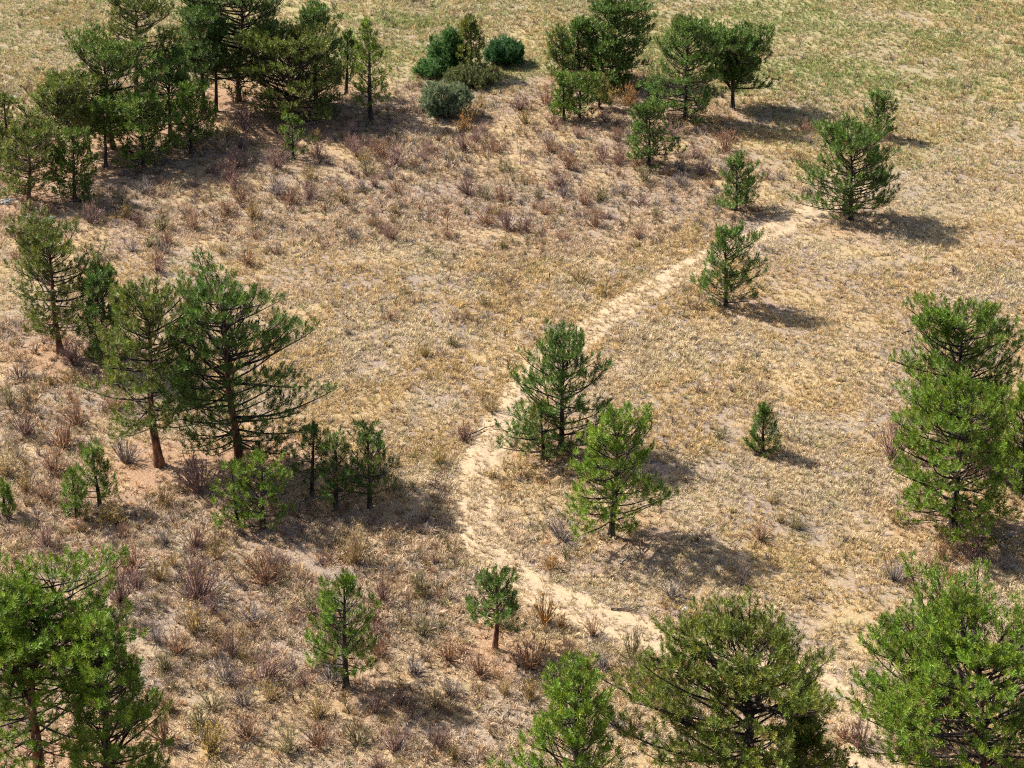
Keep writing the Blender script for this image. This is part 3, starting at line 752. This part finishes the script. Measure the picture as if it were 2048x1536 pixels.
def build_pine(idx, T):
    short, x, y, H, lean, R, cb, shape, dens, tint, bk, label, ex = T
    rnd = random.Random(1000 + idx); rng = np.random.RandomState(2000 + idx)
    lod = 0 if y < 72 else (1 if y < 98 else 2)
    root = empty('pine_tree', (x, y, hz(x, y)))
    tag(root, label, 'pine tree', 'pine trees of the meadow')
    trunk, limbs = MB(), MB()
    P, D, S, C = [], [], [], []
    ts = (1.5 if 3.8 < H < 5.6 and bk == 'young' else 1.38) * (1 if lod < 2 else 1.05)
    base_c = np.array(TINT[tint]) * rnd.uniform(.9, 1.1)
    def add(p, d, s=1.0, inner=0.0):
        P.append(p); D.append(norm((d[0], d[1], d[2] + .65))); S.append(ts * s * rnd.uniform(.8, 1.2))
        c = base_c * rnd.uniform(.62, 1.3) * np.array((rnd.uniform(.85, 1.2), 1, rnd.uniform(.8, 1.2)))
        if rnd.random() < .015 + .035 * inner: c = np.array((.20, .15, .05)) * rnd.uniform(.7, 1.2)
        C.append(c)
    R *= 1.06
    r0 = .05 + H * (.0175 if bk == 'old' else .0145)
    # leaders: (points, r at foot, r at tip, crown start, crown radius, profile name, whorl density)
    def path(p0, p1, wob, n):
        out = []
        a1, a2 = rnd.uniform(0, 6.28), rnd.uniform(0, 6.28)
        for i in range(n + 1):
            t = i / n
            w = wob * math.sin(math.pi * t)
            out.append((p0[0] + (p1[0] - p0[0]) * t + w * math.cos(a1 + 4 * t), p0[1] + (p1[1] - p0[1]) * t + w * math.sin(a2 + 4 * t), p0[2] + (p1[2] - p0[2]) * t))
        return out
    leaders = []
    main = path((0, 0, -.12), (lean, rnd.uniform(-.1, .1), H), .02 * H if bk == 'old' else .008 * H, 14)
    def at(pts, t):
        f = t * (len(pts) - 1); i = min(len(pts) - 2, int(f)); f -= i
        return tuple(pts[i][k] * (1 - f) + pts[i + 1][k] * f for k in range(3))
    forks = ex.get('fork')
    if forks: main = [(p[0], p[1], p[2] * (1 - .2 * i / 14)) for i, p in enumerate(main)]
    leaders.append((main, r0, .018, cb, R * (.75 if forks else 1), shape))
    n_side = 8 if lod == 0 else 7
    rads = [r0 * ((1 - i / 14) ** .85) + .016 for i in range(15)]; rads[0] *= 1.45; rads[1] *= 1.08
    trunk.tube(main, rads, n_side)
    if forks:
        for (t0, az, spread) in forks:
            p0 = at(main, t0); azr = math.radians(az)
            tip = (p0[0] + math.cos(azr) * spread, p0[1] + math.sin(azr) * spread * .8, H * rnd.uniform(.86, .97))
            pts = path(p0, tip, .06 * H, 9)
            pts = [(p[0] + math.cos(azr) * spread * .25 * math.sin(math.pi * i / 9), p[1] + math.sin(azr) * spread * .2 * math.sin(math.pi * i / 9), p[2]) for i, p in enumerate(pts)]
            rr = r0 * (1 - t0) * .75 + .02
            trunk.tube(pts, [rr * (1 - i / 9) + .015 for i in range(10)], 6)
            leaders.append((pts, rr, .018, .18, R * .55, 'oval'))
    def twig(p, d, l, w, depth, inner):
        """a side shoot with needle brushes"""
        d = norm(d); e = (p[0] + d[0] * l, p[1] + d[1] * l, p[2] + d[2] * l + .10 * l)
        limbs.tube([p, e], [w, w * .45], 3, False)
        add(e, d, 1.0, inner)
        if depth and l > .36:
            for sgn in (-1, 1) if l > .55 else (rnd.choice((-1, 1)),):
                q = tuple(p[k] * .5 + e[k] * .5 for k in range(3))
                an = sgn * rnd.uniform(.6, 1.0); c, s = math.cos(an), math.sin(an)
                twig(q, (d[0] * c - d[1] * s, d[0] * s + d[1] * c, d[2] + .25), l * rnd.uniform(.4, .6), w * .7, 0, inner)
    def branch(p, az, el, L, w, bare=.22, curve=.5):
        n = 4 if L < 1.2 else 6
        pts = [p]; e = el; a = az; st = L / n
        for i in range(n):
            a += rnd.uniform(-.16, .16); e += curve / n + rnd.uniform(-.08, .08)
            q = pts[-1]
            pts.append((q[0] + math.cos(a) * math.cos(e) * st, q[1] + math.sin(a) * math.cos(e) * st, q[2] + math.sin(e) * st))
        limbs.tube(pts, [w * (1 - .75 * i / n) for i in range(n + 1)], 4 if lod == 0 else 3, False)
        add(pts[-1], tuple(pts[-1][k] - pts[-2][k] for k in range(3)), 1.1)
        s = bare * L + rnd.uniform(0, .12); sgn = rnd.choice((-1, 1)); gap = .30 if L < 1.6 else .33
        gap /= dens ** .6
        while s < L * .97:
            f = s / L * n; i = min(n - 1, int(f)); f -= i
            q = tuple(pts[i][k] * (1 - f) + pts[i + 1][k] * f for k in range(3))
            d = norm(tuple(pts[i + 1][k] - pts[i][k] for k in range(3)))
            an = sgn * rnd.uniform(.55, 1.15); c, sn = math.cos(an), math.sin(an)
            l = min(.85, (.16 + .42 * (L - s)) * rnd.uniform(.7, 1.25))
            twig(q, (d[0] * c - d[1] * sn, d[0] * sn + d[1] * c, d[2] + rnd.uniform(0, .5)), max(.12, l), .012, 1, 1 - s / L)
            sgn = -sgn; s += gap * rnd.uniform(.7, 1.3)
    # whorls along each leader
    for li, (pts, ra, rb, c0, CR, shp) in enumerate(leaders):
        hgt = pts[-1][2] - pts[0][2]
        z = c0 * hgt; ph = rnd.uniform(0, 6.28)
        lump = [(rnd.choice((1, 2, 3)), rnd.uniform(0, 6.28), rnd.uniform(-4, 4), rnd.uniform(.12, .28)) for _ in range(3)]
        ws = min(.36, max(.23, .050 * H)) / dens ** .65
        while z < hgt - .12:
            t = (z / hgt - c0) / (1 - c0)
            p = at(pts, z / hgt)
            nb = rnd.choice((4, 5, 5, 6)) if t < .85 else 4
            if dens < .8: nb -= 1
            if ex.get('topthin') and t > .7: nb -= 1
            for k in range(nb):
                az = ph + 6.283 * k / nb + rnd.uniform(-.35, .35)
                f = 1.0
                for (kk, p0, kt, am) in lump: f += am * math.sin(kk * az + p0 + kt * t)
                if rnd.random() < .10: continue
                L = CR * prof(shp, t) * f * rnd.uniform(.62, 1.16)
                L = max(.16, L)
                if shp in ('cone', 'column'): el = math.radians(2 + 36 * t + rnd.uniform(-9, 9))
                elif shp == 'umbrella': el = math.radians(12 + 36 * t + rnd.uniform(-10, 10))
                else: el = math.radians(-8 + 44 * t + rnd.uniform(-12, 12))
                room = max(.04, pts[-1][2] + .05 - p[2]) / L
                if room < 1: el = min(el, math.asin(room) - .22)
                branch((p[0], p[1], p[2] + rnd.uniform(-.08, .08)), az, el, L, .012 + .014 * L, .42 if CR > 1.5 and t < .8 else .3, .42)
            ph += 2.4 + rnd.uniform(-.3, .3)
            z += ws * rnd.uniform(.75, 1.2) * (1 if t < .75 else .75)
        tp = pts[-1]
        add(tp, (0, 0, 1), 1.25); add((tp[0], tp[1], tp[2] - .16), (.2, .1, 1), 1.1)
    for (t0, az, L, el) in ex.get('limbs', ()):
        branch(at(main, t0), math.radians(az), math.radians(el), L, .05, .3, .45)
    if ex.get('tip'):
        for k in range(10): add((lean + rnd.uniform(-.25, .25), rnd.uniform(-.25, .25), H - rnd.uniform(-.1, .5)), (rnd.uniform(-1, 1), rnd.uniform(-1, 1), 1.2))
    # a few dead twigs under the crown
    for k in range(rnd.randint(3, 7) if cb > .1 else 2):
        p = at(main, rnd.uniform(max(.05, cb * .35), cb + .06)); az = rnd.uniform(0, 6.28); L = rnd.uniform(.3, .65) * min(1.2, R)
        q = (p[0] + math.cos(az) * L * .5, p[1] + math.sin(az) * L * .5, p[2] + rnd.uniform(-.05, .12))
        e = (q[0] + math.cos(az + .3) * L * .5, q[1] + math.sin(az + .3) * L * .5, q[2] + rnd.uniform(-.2, .05))
        trunk.tube([p, q, e], [.022, .015, .006], 3, False)
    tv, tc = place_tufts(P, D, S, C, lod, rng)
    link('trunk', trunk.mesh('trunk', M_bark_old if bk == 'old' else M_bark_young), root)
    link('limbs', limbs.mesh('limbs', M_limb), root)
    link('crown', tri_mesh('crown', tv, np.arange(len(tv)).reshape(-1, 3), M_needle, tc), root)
    return len(P), len(tv) // 3 + len(limbs.f)
tot = [0, 0]
for i, T in enumerate(TREES):
    a, b = build_pine(i, T); tot[0] += a; tot[1] += b
print('pines: brushes', tot[0], 'triangles', tot[1])

# ------------------------------------------------------------------ junipers
def build_juniper(idx, T):
    short, x, y, H, R, kind, label, low = T
    rnd = random.Random(50 + idx); rng = np.random.RandomState(60 + idx)
    root = empty('juniper_bush', (x, y, hz(x, y))); tag(root, label, 'juniper', 'junipers at the far meadow edge')
    tint = {'grey': (.21, .26, .13), 'blue': (.06, .15, .045), 'green': (.10, .20, .05), 'olive': (.15, .165, .055)}[kind]
    stems = MB(); P, D, S, C = [], [], [], []
    lobes = [((0, 0, H * .48), R * .8, H * .5)]
    lobes[0] = ((0, 0, H * .42), R * .62, H * .42)
    for k in range(26 if not low else 30):
        a = rnd.uniform(0, 6.28); d = R * math.sqrt(rnd.uniform(.05, .75)); zz = H * rnd.uniform(.12, .86) * (1 - .45 * (d / R) ** 2)
        lobes.append(((math.cos(a) * d, math.sin(a) * d, zz), R * rnd.uniform(.13, .3), H * rnd.uniform(.10, .24)))
    for (c, r, hh) in lobes:
        q = (c[0] * .5, c[1] * .5, c[2] * .5)
        if rnd.random() < .6: stems.tube([(0, 0, -.1), q, (c[0], c[1], c[2] + hh * .4)], [.07, .045, .015], 5)
        n = int(110 * (r + .18) * (hh + .18) * 2.2)
        for _ in range(n):
            u = rnd.uniform(-.75, 1); a = rnd.uniform(0, 6.28); s = math.sqrt(max(0, 1 - u * u)); f = rnd.uniform(.6, 1.25)
            d = (math.cos(a) * s, math.sin(a) * s, u)
            p = (c[0] + d[0] * r * f, c[1] + d[1] * r * f, c[2] + d[2] * hh * f)
            if p[2] < .04: continue
            P.append(p); D.append((d[0], d[1], d[2] + .9)); S.append(rnd.uniform(.8, 1.3)); C.append(np.array(tint) * rnd.uniform(.6, 1.35))
    tv, tc = place_tufts(P, D, S, C, 2, rng)
    link('stems', stems.mesh('stems', M_limb), root)
    link('crown', tri_mesh('crown', tv, np.arange(len(tv)).reshape(-1, 3), M_juniper, tc), root)
for i, T in enumerate(JUNIPERS): build_juniper(i, T)

# ------------------------------------------------------------------ shrubs: dry, mostly leafless bushes
KIND = {  # twig colour, leaf colour, share of twigs that carry leaves, words
    'mauve': ((.33, .215, .19), (.42, .24, .16), .35, 'mauve-brown'),
    'rust': ((.37, .23, .155), (.50, .26, .12), .5, 'rust-brown'),
    'ochre': ((.40, .29, .16), (.56, .40, .12), .6, 'ochre'),
    'grey': ((.31, .26, .235), (.36, .31, .26), .2, 'grey'),
    'olive': ((.29, .24, .14), (.34, .33, .12), .6, 'olive-green'),
    'orange': ((.32, .19, .09), (.58, .30, .06), .8, 'orange-leaved'),
    'yellow': ((.32, .23, .10), (.58, .42, .08), .9, 'yellow-leaved')}
def shrub_variant(kind, v):
    tw, lf, share, _ = KIND[kind]
    rnd = random.Random(hash_kind[kind] * 31 + v)
    mb = MB(); lv, lt = [], []
    ns = 40
    for k in range(ns):
        a = rnd.uniform(0, 6.28); tilt = math.radians(rnd.uniform(4, 78)); L = rnd.uniform(.7, 1.08)
        b = (math.cos(a) * .12 * rnd.random(), math.sin(a) * .12 * rnd.random(), -.04)
        d = (math.sin(tilt) * math.cos(a), math.sin(tilt) * math.sin(a), math.cos(tilt))
        m = (b[0] + d[0] * L * .55, b[1] + d[1] * L * .55, b[2] + d[2] * L * .5 + .04)
        e = (m[0] + d[0] * L * .4 + rnd.uniform(-.1, .1), m[1] + d[1] * L * .4 + rnd.uniform(-.1, .1), m[2] + d[2] * L * .45 + .06)
        mb.tube([b, m, e], [.022, .016, .006], 3, False)
        for q in range(6):
            f = rnd.uniform(.3, 1); p = tuple(b[i] * (1 - f) + m[i] * f for i in range(3)) if rnd.random() < .4 else tuple(m[i] * (1 - f) + e[i] * f for i in range(3))
            tl = rnd.uniform(.14, .34)
            g = norm((d[0] + rnd.uniform(-.9, .9), d[1] + rnd.uniform(-.9, .9), d[2] + rnd.uniform(-.2, .8)))
            t = (p[0] + g[0] * tl, p[1] + g[1] * tl, p[2] + g[2] * tl)
            mb.tube([p, t], [.011, .004], 3, False)
            if rnd.random() < share:
                for _ in range(3):
                    f2 = rnd.uniform(.4, 1.05); c = tuple(p[i] + (t[i] - p[i]) * f2 for i in range(3)); s = rnd.uniform(.03, .06)
                    i0 = len(lv)
                    for _k in range(3): lv.append((c[0] + rnd.uniform(-s, s), c[1] + rnd.uniform(-s, s), c[2] + rnd.uniform(-s, s)))
                    lt.append((i0, i0 + 1, i0 + 2))
    nv = len(mb.v)
    full = tri_mesh('dry_shrub', mb.v + lv, mb.f + [(a + nv, b + nv, c + nv) for a, b, c in lt], None, None, [M_twig[kind], M_leaf[kind]], [0] * len(mb.f) + [1] * len(lt))
    return full, mb.mesh('branches', M_twig[kind]), tri_mesh('leaves', lv, lt, M_leaf[kind])
hash_kind = {k: i + 3 for i, k in enumerate(KIND)}
M_twig = {k: leafy('twigs_' + k, trans=.1, color=KIND[k][0]) for k in KIND}
M_leaf = {k: leafy('leaves_' + k, trans=.3, color=KIND[k][1]) for k in KIND}
SV = {k: [shrub_variant(k, v) for v in range(4)] for k in KIND}
marks = [(T[0], T[1], T[2]) for T in TREES] + [(T[0], T[1], T[2]) for T in JUNIPERS]
def where(x, y):
    n = min(marks, key=lambda m: (m[1] - x) ** 2 + (m[2] - y) ** 2)
    dx, dy = x - n[1], y - n[2]
    w = ('right of' if dx > 0 else 'left of') if abs(dx) > abs(dy) * .8 else ('behind' if dy > 0 else 'before')
    return n[0], w, math.hypot(dx, dy)
rows = {}
for s in SHRUBS:
    n, w, d = where(s[0], s[1]); rows.setdefault((s[4], n, w), []).append((d, s))
ORD = ['', 'second ', 'third ', 'fourth ', 'fifth ', 'sixth ', 'seventh ', 'eighth ', 'ninth ', 'tenth ', 'eleventh ', 'twelfth ', 'thirteenth ', 'fourteenth ', 'fifteenth ', 'sixteenth ', 'seventeenth ', 'eighteenth ', 'nineteenth ', 'twentieth ']
rs = random.Random(99)
for (kind, n, w), lst in rows.items():
    lst.sort(key=lambda q: q[0])
    for r, (d, s) in enumerate(lst):
        x, y, rad, hh, _, big = s
        label = '%s shrub %s %s' % (KIND[kind][3], w, n)
        if len(lst) > 1: label += ', %snearest' % ORD[min(r, 19)]
        full, br, lf = SV[kind][rs.randrange(4)]
        if big:
            o = empty('dry_shrub', (x, y, hz(x, y)))
            link('branches', br, o); link('leaves', lf, o)
        else:
            o = link('dry_shrub', full, None, (x, y, hz(x, y)))
        o.rotation_euler = (0, 0, rs.uniform(0, 6.28)); o.scale = (rad * 1.2, rad * 1.2, hh * 1.05)
        tag(o, label, 'shrub', 'dry shrubs scattered over the meadow')

# ------------------------------------------------------------------ dry stalks, rocks, fallen branches
for i, (x, y) in enumerate(STALKS):
    rnd = random.Random(i); mb = MB(); h = rnd.uniform(1.0, 1.4)
    mb.tube([(0, 0, -.05), (.02, 0, h * .6), (.03, .02, h)], [.016, .014, .010], 5)
    root = empty('dry_flower_stalk', (x, y, hz(x, y)))
    link('stalk', mb.mesh('stalk', M_deaddark), root)
    mb = MB(); mb.tube([(.025, .01, h * .72), (.03, .02, h * .85), (.035, .02, h * 1.02)], [.022, .036, .012], 6)
    link('seed_head', mb.mesh('seed_head', M_deaddark), root)
    n, w, d = where(x, y)
    tag(root, '%s dead stalk %s %s' % (('thin', 'dark', 'leaning', 'thin', 'taller', 'thin', 'thin', 'thin')[i], w, n), 'stalk', 'dead flower stalks')
for i, ((x, y), r) in enumerate(ROCKS):
    rng = np.random.RandomState(i)
    import bmesh
    bm = bmesh.new(); bmesh.ops.create_icosphere(bm, subdivisions=3, radius=1)
    for v in bm.verts:
        c = v.co.normalized()
        f = 1 + .35 * (float(vnoise([c.x * 2 + 9 * i], [c.y * 2 + c.z * 1.7], 4)[0]) - .5) + .18 * (float(vnoise([c.x * 5 + i], [c.z * 5 + c.y * 4], 9)[0]) - .5)
        v.co = Vector((c.x * r * f * 1.25, c.y * r * f * .85, c.z * r * f * .5))
    me = bpy.data.meshes.new('rock'); bm.to_mesh(me); bm.free(); me.materials.append(M_rock)
    o = link('rock', me, None, (x, y, hz(x, y) + r * .08)); o.rotation_euler = (0, 0, i * 1.3)
    n, w, d = where(x, y)
    tag(o, '%s pale rock %s %s' % (('low', 'flat', 'small', 'little', 'broad', 'half-sunk')[i], w, n), 'rock', 'pale rocks')
for i, ((x, y), L, az, k) in enumerate(BRANCHES):
    rnd = random.Random(i + 70); mb = MB(); a = math.radians(az)
    pts = [(math.cos(a) * L * (t - .5) + rnd.uniform(-.04, .04) * L, math.sin(a) * L * (t - .5) + rnd.uniform(-.04, .04) * L, .06 + .05 * math.sin(3 * t) * L) for t in (0, .25, .5, .75, 1)]
    mb.tube(pts, [.045, .04, .032, .022, .01], 6)
    for q in range(6):
        p = pts[rnd.randrange(1, 5)]; b = a + rnd.choice((-1, 1)) * rnd.uniform(.4, 1.1); l = L * rnd.uniform(.15, .4)
        mb.tube([p, (p[0] + math.cos(b) * l, p[1] + math.sin(b) * l, p[2] + rnd.uniform(0, .2) * L)], [.018, .006], 4)
    o = link('fallen_branch', mb.mesh('fallen_branch', M_deaddark if k == 'dark' else M_dead), None, (x, y, hz(x, y)))
    n, w, d = where(x, y)
    tag(o, '%s fallen branch %s %s' % (k, w, n) + (' (%s)' % ('longer' if L > 2.3 else 'shorter') if 'grey' == k and i in (2, 3) else ''), 'branch', 'fallen branches')

# ------------------------------------------------------------------ grass: bunches over the whole meadow, one mass
lib = bpy.data.collections.new('grass_bunches')          # source meshes only, not part of the scene
def bunch(name, nb, h, spread, width, seed, lie=.5):
    r = random.Random(seed); v, f = [], []
    for k in range(nb):
        a = r.uniform(0, 6.28); b = r.uniform(0, spread * .45); t = r.uniform(.15, 1) * lie
        L = h * r.uniform(.6, 1.15)
        p = (math.cos(a) * b, math.sin(a) * b, -.02)
        a2 = a + r.uniform(-.8, .8)
        m = (p[0] + math.cos(a2) * L * t * .55, p[1] + math.sin(a2) * L * t * .55, L * .62 * math.sqrt(max(.05, 1 - t * t * .6)))
        e = (m[0] + math.cos(a2) * L * t * .75, m[1] + math.sin(a2) * L * t * .75, m[2] + L * .35 * (1 - 1.3 * t))
        s = a2 + 1.57 + r.uniform(-.6, .6); w = width * r.uniform(.7, 1.3)
        sx, sy = math.cos(s) * w, math.sin(s) * w
        i = len(v)
        v += [(p[0] - sx, p[1] - sy, p[2]), (p[0] + sx, p[1] + sy, p[2]), (m[0] + sx * .8, m[1] + sy * .8, m[2]), (m[0] - sx * .8, m[1] - sy * .8, m[2]), e]
        f += [(i, i + 1, i + 2), (i, i + 2, i + 3), (i + 3, i + 2, i + 4)]
    o = bpy.data.objects.new(name, tri_mesh(name, v, f, M_grass)); lib.objects.link(o)
def sprig(name, seed):
    r = random.Random(seed); mb = MB()
    for k in range(12):
        a = r.uniform(0, 6.28); t = math.radians(r.uniform(5, 60)); L = r.uniform(.16, .34)
        e = (math.sin(t) * math.cos(a) * L, math.sin(t) * math.sin(a) * L, math.cos(t) * L)
        mb.tube([(0, 0, -.02), e], [.007, .003], 3, False)
        for q in range(3):
            f = r.uniform(.4, .95); p = tuple(c * f for c in e); l = r.uniform(.05, .12)
            mb.tube([p, (p[0] + r.uniform(-1, 1) * l, p[1] + r.uniform(-1, 1) * l, p[2] + r.uniform(.2, 1) * l)], [.005, .002], 3, False)
    o = bpy.data.objects.new(name, mb.mesh(name, M_grass)); lib.objects.link(o)
bunch('b0_short', 20, .13, .20, .010, 1, .8); bunch('b1_short', 24, .15, .26, .010, 2, .9); bunch('b2_mid', 22, .22, .22, .010, 3, .7)
bunch('b3_mid', 26, .20, .30, .010, 4, 1.0); bunch('b4_tall', 20, .32, .18, .009, 5, .55); bunch('b5_mat', 32, .10, .36, .014, 6, 1.0)
sprig('b6_sprig', 7); sprig('b7_sprig', 8)

rng = np.random.RandomState(5)
def lattice(y0, y1, cell):
    ys = np.arange(y0, y1, cell); out = []
    for yy in ys:
        hw = (yy * .8829 + 18.8) * .2845 + 4.5
        xs = np.arange(-hw, hw, cell)
        out.append(np.stack([xs + rng.uniform(-.5, .5, len(xs)) * cell * 1.3, yy + rng.uniform(-.5, .5, len(xs)) * cell * 1.3], 1))
    return np.concatenate(out)
pts = np.concatenate([lattice(42, 70, .18), lattice(70, 100, .20), lattice(100, 150, .235)])
x, y = pts[:, 0], pts[:, 1]
td = trail_dist(x, y); lm = litter_mask(x, y); gm = green_mask(x, y); sm = scrub_mask(x, y)
patch = fbm(x, y, 1.6, 61, 3); big = fbm(x, y, 8, 63, 3); gap = fbm(x, y, .9, 65, 3)
worn = worn_at(x, y)
onrut = np.exp(-((td - .60) / .24) ** 2); onmid = (td < .35); ontr = (td < 1.0)
keep = .55 + .6 * sstep(.35, .6, patch)
keep *= 1 - .55 * sstep(.56, .70, gap)
keep *= 1 - .7 * lm
keep = np.where(ontr, keep * np.where(onmid, .95, .85), keep) * (1 - .76 * onrut * worn)
sel = rng.uniform(size=len(x)) < keep
x, y, td, lm, gm, sm, patch, big = [q[sel] for q in (x, y, td, lm, gm, sm, patch, big)]
n = len(x)
c = mix(STRAW[None, :], PALE[None, :], sstep(.35, .65, fbm(x, y, 3.5, 71, 4)))
c = mix(c, PINK[None, :], .75 * sstep(.36, .6, fbm(x, y, 5.5, 73, 4) * .6 + .4 * sm))
c = mix(c, GREY[None, :], .7 * (rng.uniform(size=n) < .12))
c = mix(c, OLIVE[None, :], .5 * gm)
c = mix(c, OLIVE[None, :], .75 * (rng.uniform(size=n) < .05 + .5 * gm))
c = mix(c, GREEN[None, :], .7 * (rng.uniform(size=n) < .75 * gm * gm))
c = mix(c, RUST[None, :], .7 * (rng.uniform(size=n) < .05 + .10 * sm + .35 * lm))
c = mix(c, PALE[None, :], .6 * (td < 1.05))
c *= rng.uniform(.74, 1.14, n)[:, None]
idx = rng.choice([0, 1, 2, 3, 5], n, p=[.26, .26, .16, .18, .14])
u = rng.uniform(size=n)
idx = np.where((u < .03 + .05 * sm) & (td > 1.2), 4, idx)
u = rng.uniform(size=n); spr = (u < .012 + .075 * sm) & (td > 1.4)
idx = np.where(spr, rng.randint(6, 8, n), idx)
cs = np.array([(.24, .15, .13), (.30, .18, .11), (.22, .18, .17), (.36, .26, .11), (.22, .20, .09)])[rng.randint(0, 5, n)]
c = np.where(spr[:, None], cs, c)
scl = rng.uniform(.72, 1.38, n) * (1 + .15 * sstep(95, 130, y)) * (.9 + .3 * sstep(.4, .7, big))
scl = np.where(td < 1.0, scl * .72, scl); scl = np.where(spr, scl * 1.2, scl)
rot = np.stack([rng.normal(0, .16, n) - .1, rng.normal(0, .16, n) + .22, rng.uniform(0, 6.283, n)], 1)
ng_cache = {}
def scatter(name, label, lib_col, co, rot, scl, idx, c, mat):
    n = len(co)
    me = bpy.data.meshes.new(name)
    me.vertices.add(n); me.vertices.foreach_set('co', np.asarray(co, np.float32).ravel())
    def put(nm, typ, key, arr):
        at_ = me.attributes.new(nm, typ, 'POINT'); at_.data.foreach_set(key, np.ascontiguousarray(arr).ravel())
    put('turn', 'FLOAT_VECTOR', 'vector', rot.astype(np.float32)); put('size', 'FLOAT', 'value', scl.astype(np.float32))
    put('which', 'INT', 'value', idx.astype(np.int32)); put('tint', 'FLOAT_COLOR', 'color', np.c_[np.clip(c, 0, .85), np.ones(n)].astype(np.float32))
    me.materials.append(mat)
    ob = link(name, me); tag(ob, label, kind='stuff')
    ng = bpy.data.node_groups.new('scatter_' + name, 'GeometryNodeTree')
    ng.interface.new_socket('Geometry', in_out='INPUT', socket_type='NodeSocketGeometry')
    ng.interface.new_socket('Geometry', in_out='OUTPUT', socket_type='NodeSocketGeometry')
    N = ng.nodes; Lk = ng.links
    gi = N.new('NodeGroupInput'); go = N.new('NodeGroupOutput')
    ci = N.new('GeometryNodeCollectionInfo'); ci.inputs['Collection'].default_value = lib_col
    ci.inputs['Separate Children'].default_value = True; ci.inputs['Reset Children'].default_value = True
    ip = N.new('GeometryNodeInstanceOnPoints'); ip.inputs['Pick Instance'].default_value = True
    def named(nm, typ):
        q = N.new('GeometryNodeInputNamedAttribute'); q.data_type = typ; q.inputs['Name'].default_value = nm
        return [s_ for s_ in q.outputs if s_.enabled and s_.name == 'Attribute'][0]
    er = N.new('FunctionNodeEulerToRotation')
    Lk.new(gi.outputs[0], ip.inputs['Points']); Lk.new(ci.outputs[0], ip.inputs['Instance'])
    Lk.new(named('which', 'INT'), ip.inputs['Instance Index']); Lk.new(named('turn', 'FLOAT_VECTOR'), er.inputs[0])
    Lk.new(er.outputs[0], ip.inputs['Rotation']); Lk.new(named('size', 'FLOAT'), ip.inputs['Scale'])
    Lk.new(ip.outputs[0], go.inputs[0])
    md = ob.modifiers.new('scatter', 'NODES'); md.node_group = ng
scatter('dry_grass', 'dry straw-coloured bunch grass covering the whole meadow', lib,
        np.stack([x, y, height(x, y) + .012 + .035 * (td < 1.0)], 1), rot, scl, idx, c, M_grass)
print('grass bunches', n)

# low scrub: knee-high twiggy undergrowth between the shrubs
lib2 = bpy.data.collections.new('scrub_tangles')
def tangle(name, seed):
    r = random.Random(seed); mb = MB()
    for k in range(26):
        a = r.uniform(0, 6.28); t = math.radians(r.uniform(5, 80)); L = r.uniform(.6, 1.0)
        b = (math.cos(a) * r.uniform(0, .3), math.sin(a) * r.uniform(0, .3), -.03)
        e = (b[0] + math.sin(t) * math.cos(a) * L, b[1] + math.sin(t) * math.sin(a) * L, math.cos(t) * L * .9 + .05)
        mb.tube([b, e], [.022, .010], 3, False)
        for q in range(5):
            f = r.uniform(.35, 1); p = tuple(b[i_] + (e[i_] - b[i_]) * f for i_ in range(3)); l = r.uniform(.15, .35)
            mb.tube([p, (p[0] + r.uniform(-1, 1) * l, p[1] + r.uniform(-1, 1) * l, p[2] + r.uniform(.1, .9) * l)], [.016, .006], 3, False)
    o = bpy.data.objects.new(name, mb.mesh(name, M_grass)); lib2.objects.link(o)
for k in range(5): tangle('t%d' % k, 40 + k)
n2 = 60000
x2 = rng.uniform(-46, 46, n2); y2 = rng.uniform(42, 128, n2)
cl = fbm(x2, y2, 3.2, 81, 3)
pk = rng.uniform(size=n2) < scrub_mask(x2, y2) * sstep(.42, .66, cl) * .11
pk &= (trail_dist(x2, y2) > 1.5) & (litter_mask(x2, y2) < .6) & (np.abs(x2) < (y2 * .8829 + 18.8) * .2845 + 4)
x2, y2 = x2[pk], y2[pk]; n2 = len(x2)
tone = np.array([(.36, .235, .205), (.36, .235, .205), (.40, .25, .165), (.34, .28, .25), (.42, .31, .16), (.33, .28, .16)])[rng.randint(0, 6, n2)] * rng.uniform(.8, 1.2, n2)[:, None]
scatter('low_scrub', 'low tangled mauve and rust undergrowth between the shrubs', lib2, np.stack([x2, y2, height(x2, y2)], 1),
        np.stack([rng.normal(0, .1, n2), rng.normal(0, .1, n2), rng.uniform(0, 6.28, n2)], 1), rng.uniform(.22, .52, n2), rng.randint(0, 5, n2), tone, M_grass)
print('scrub tangles', n2)
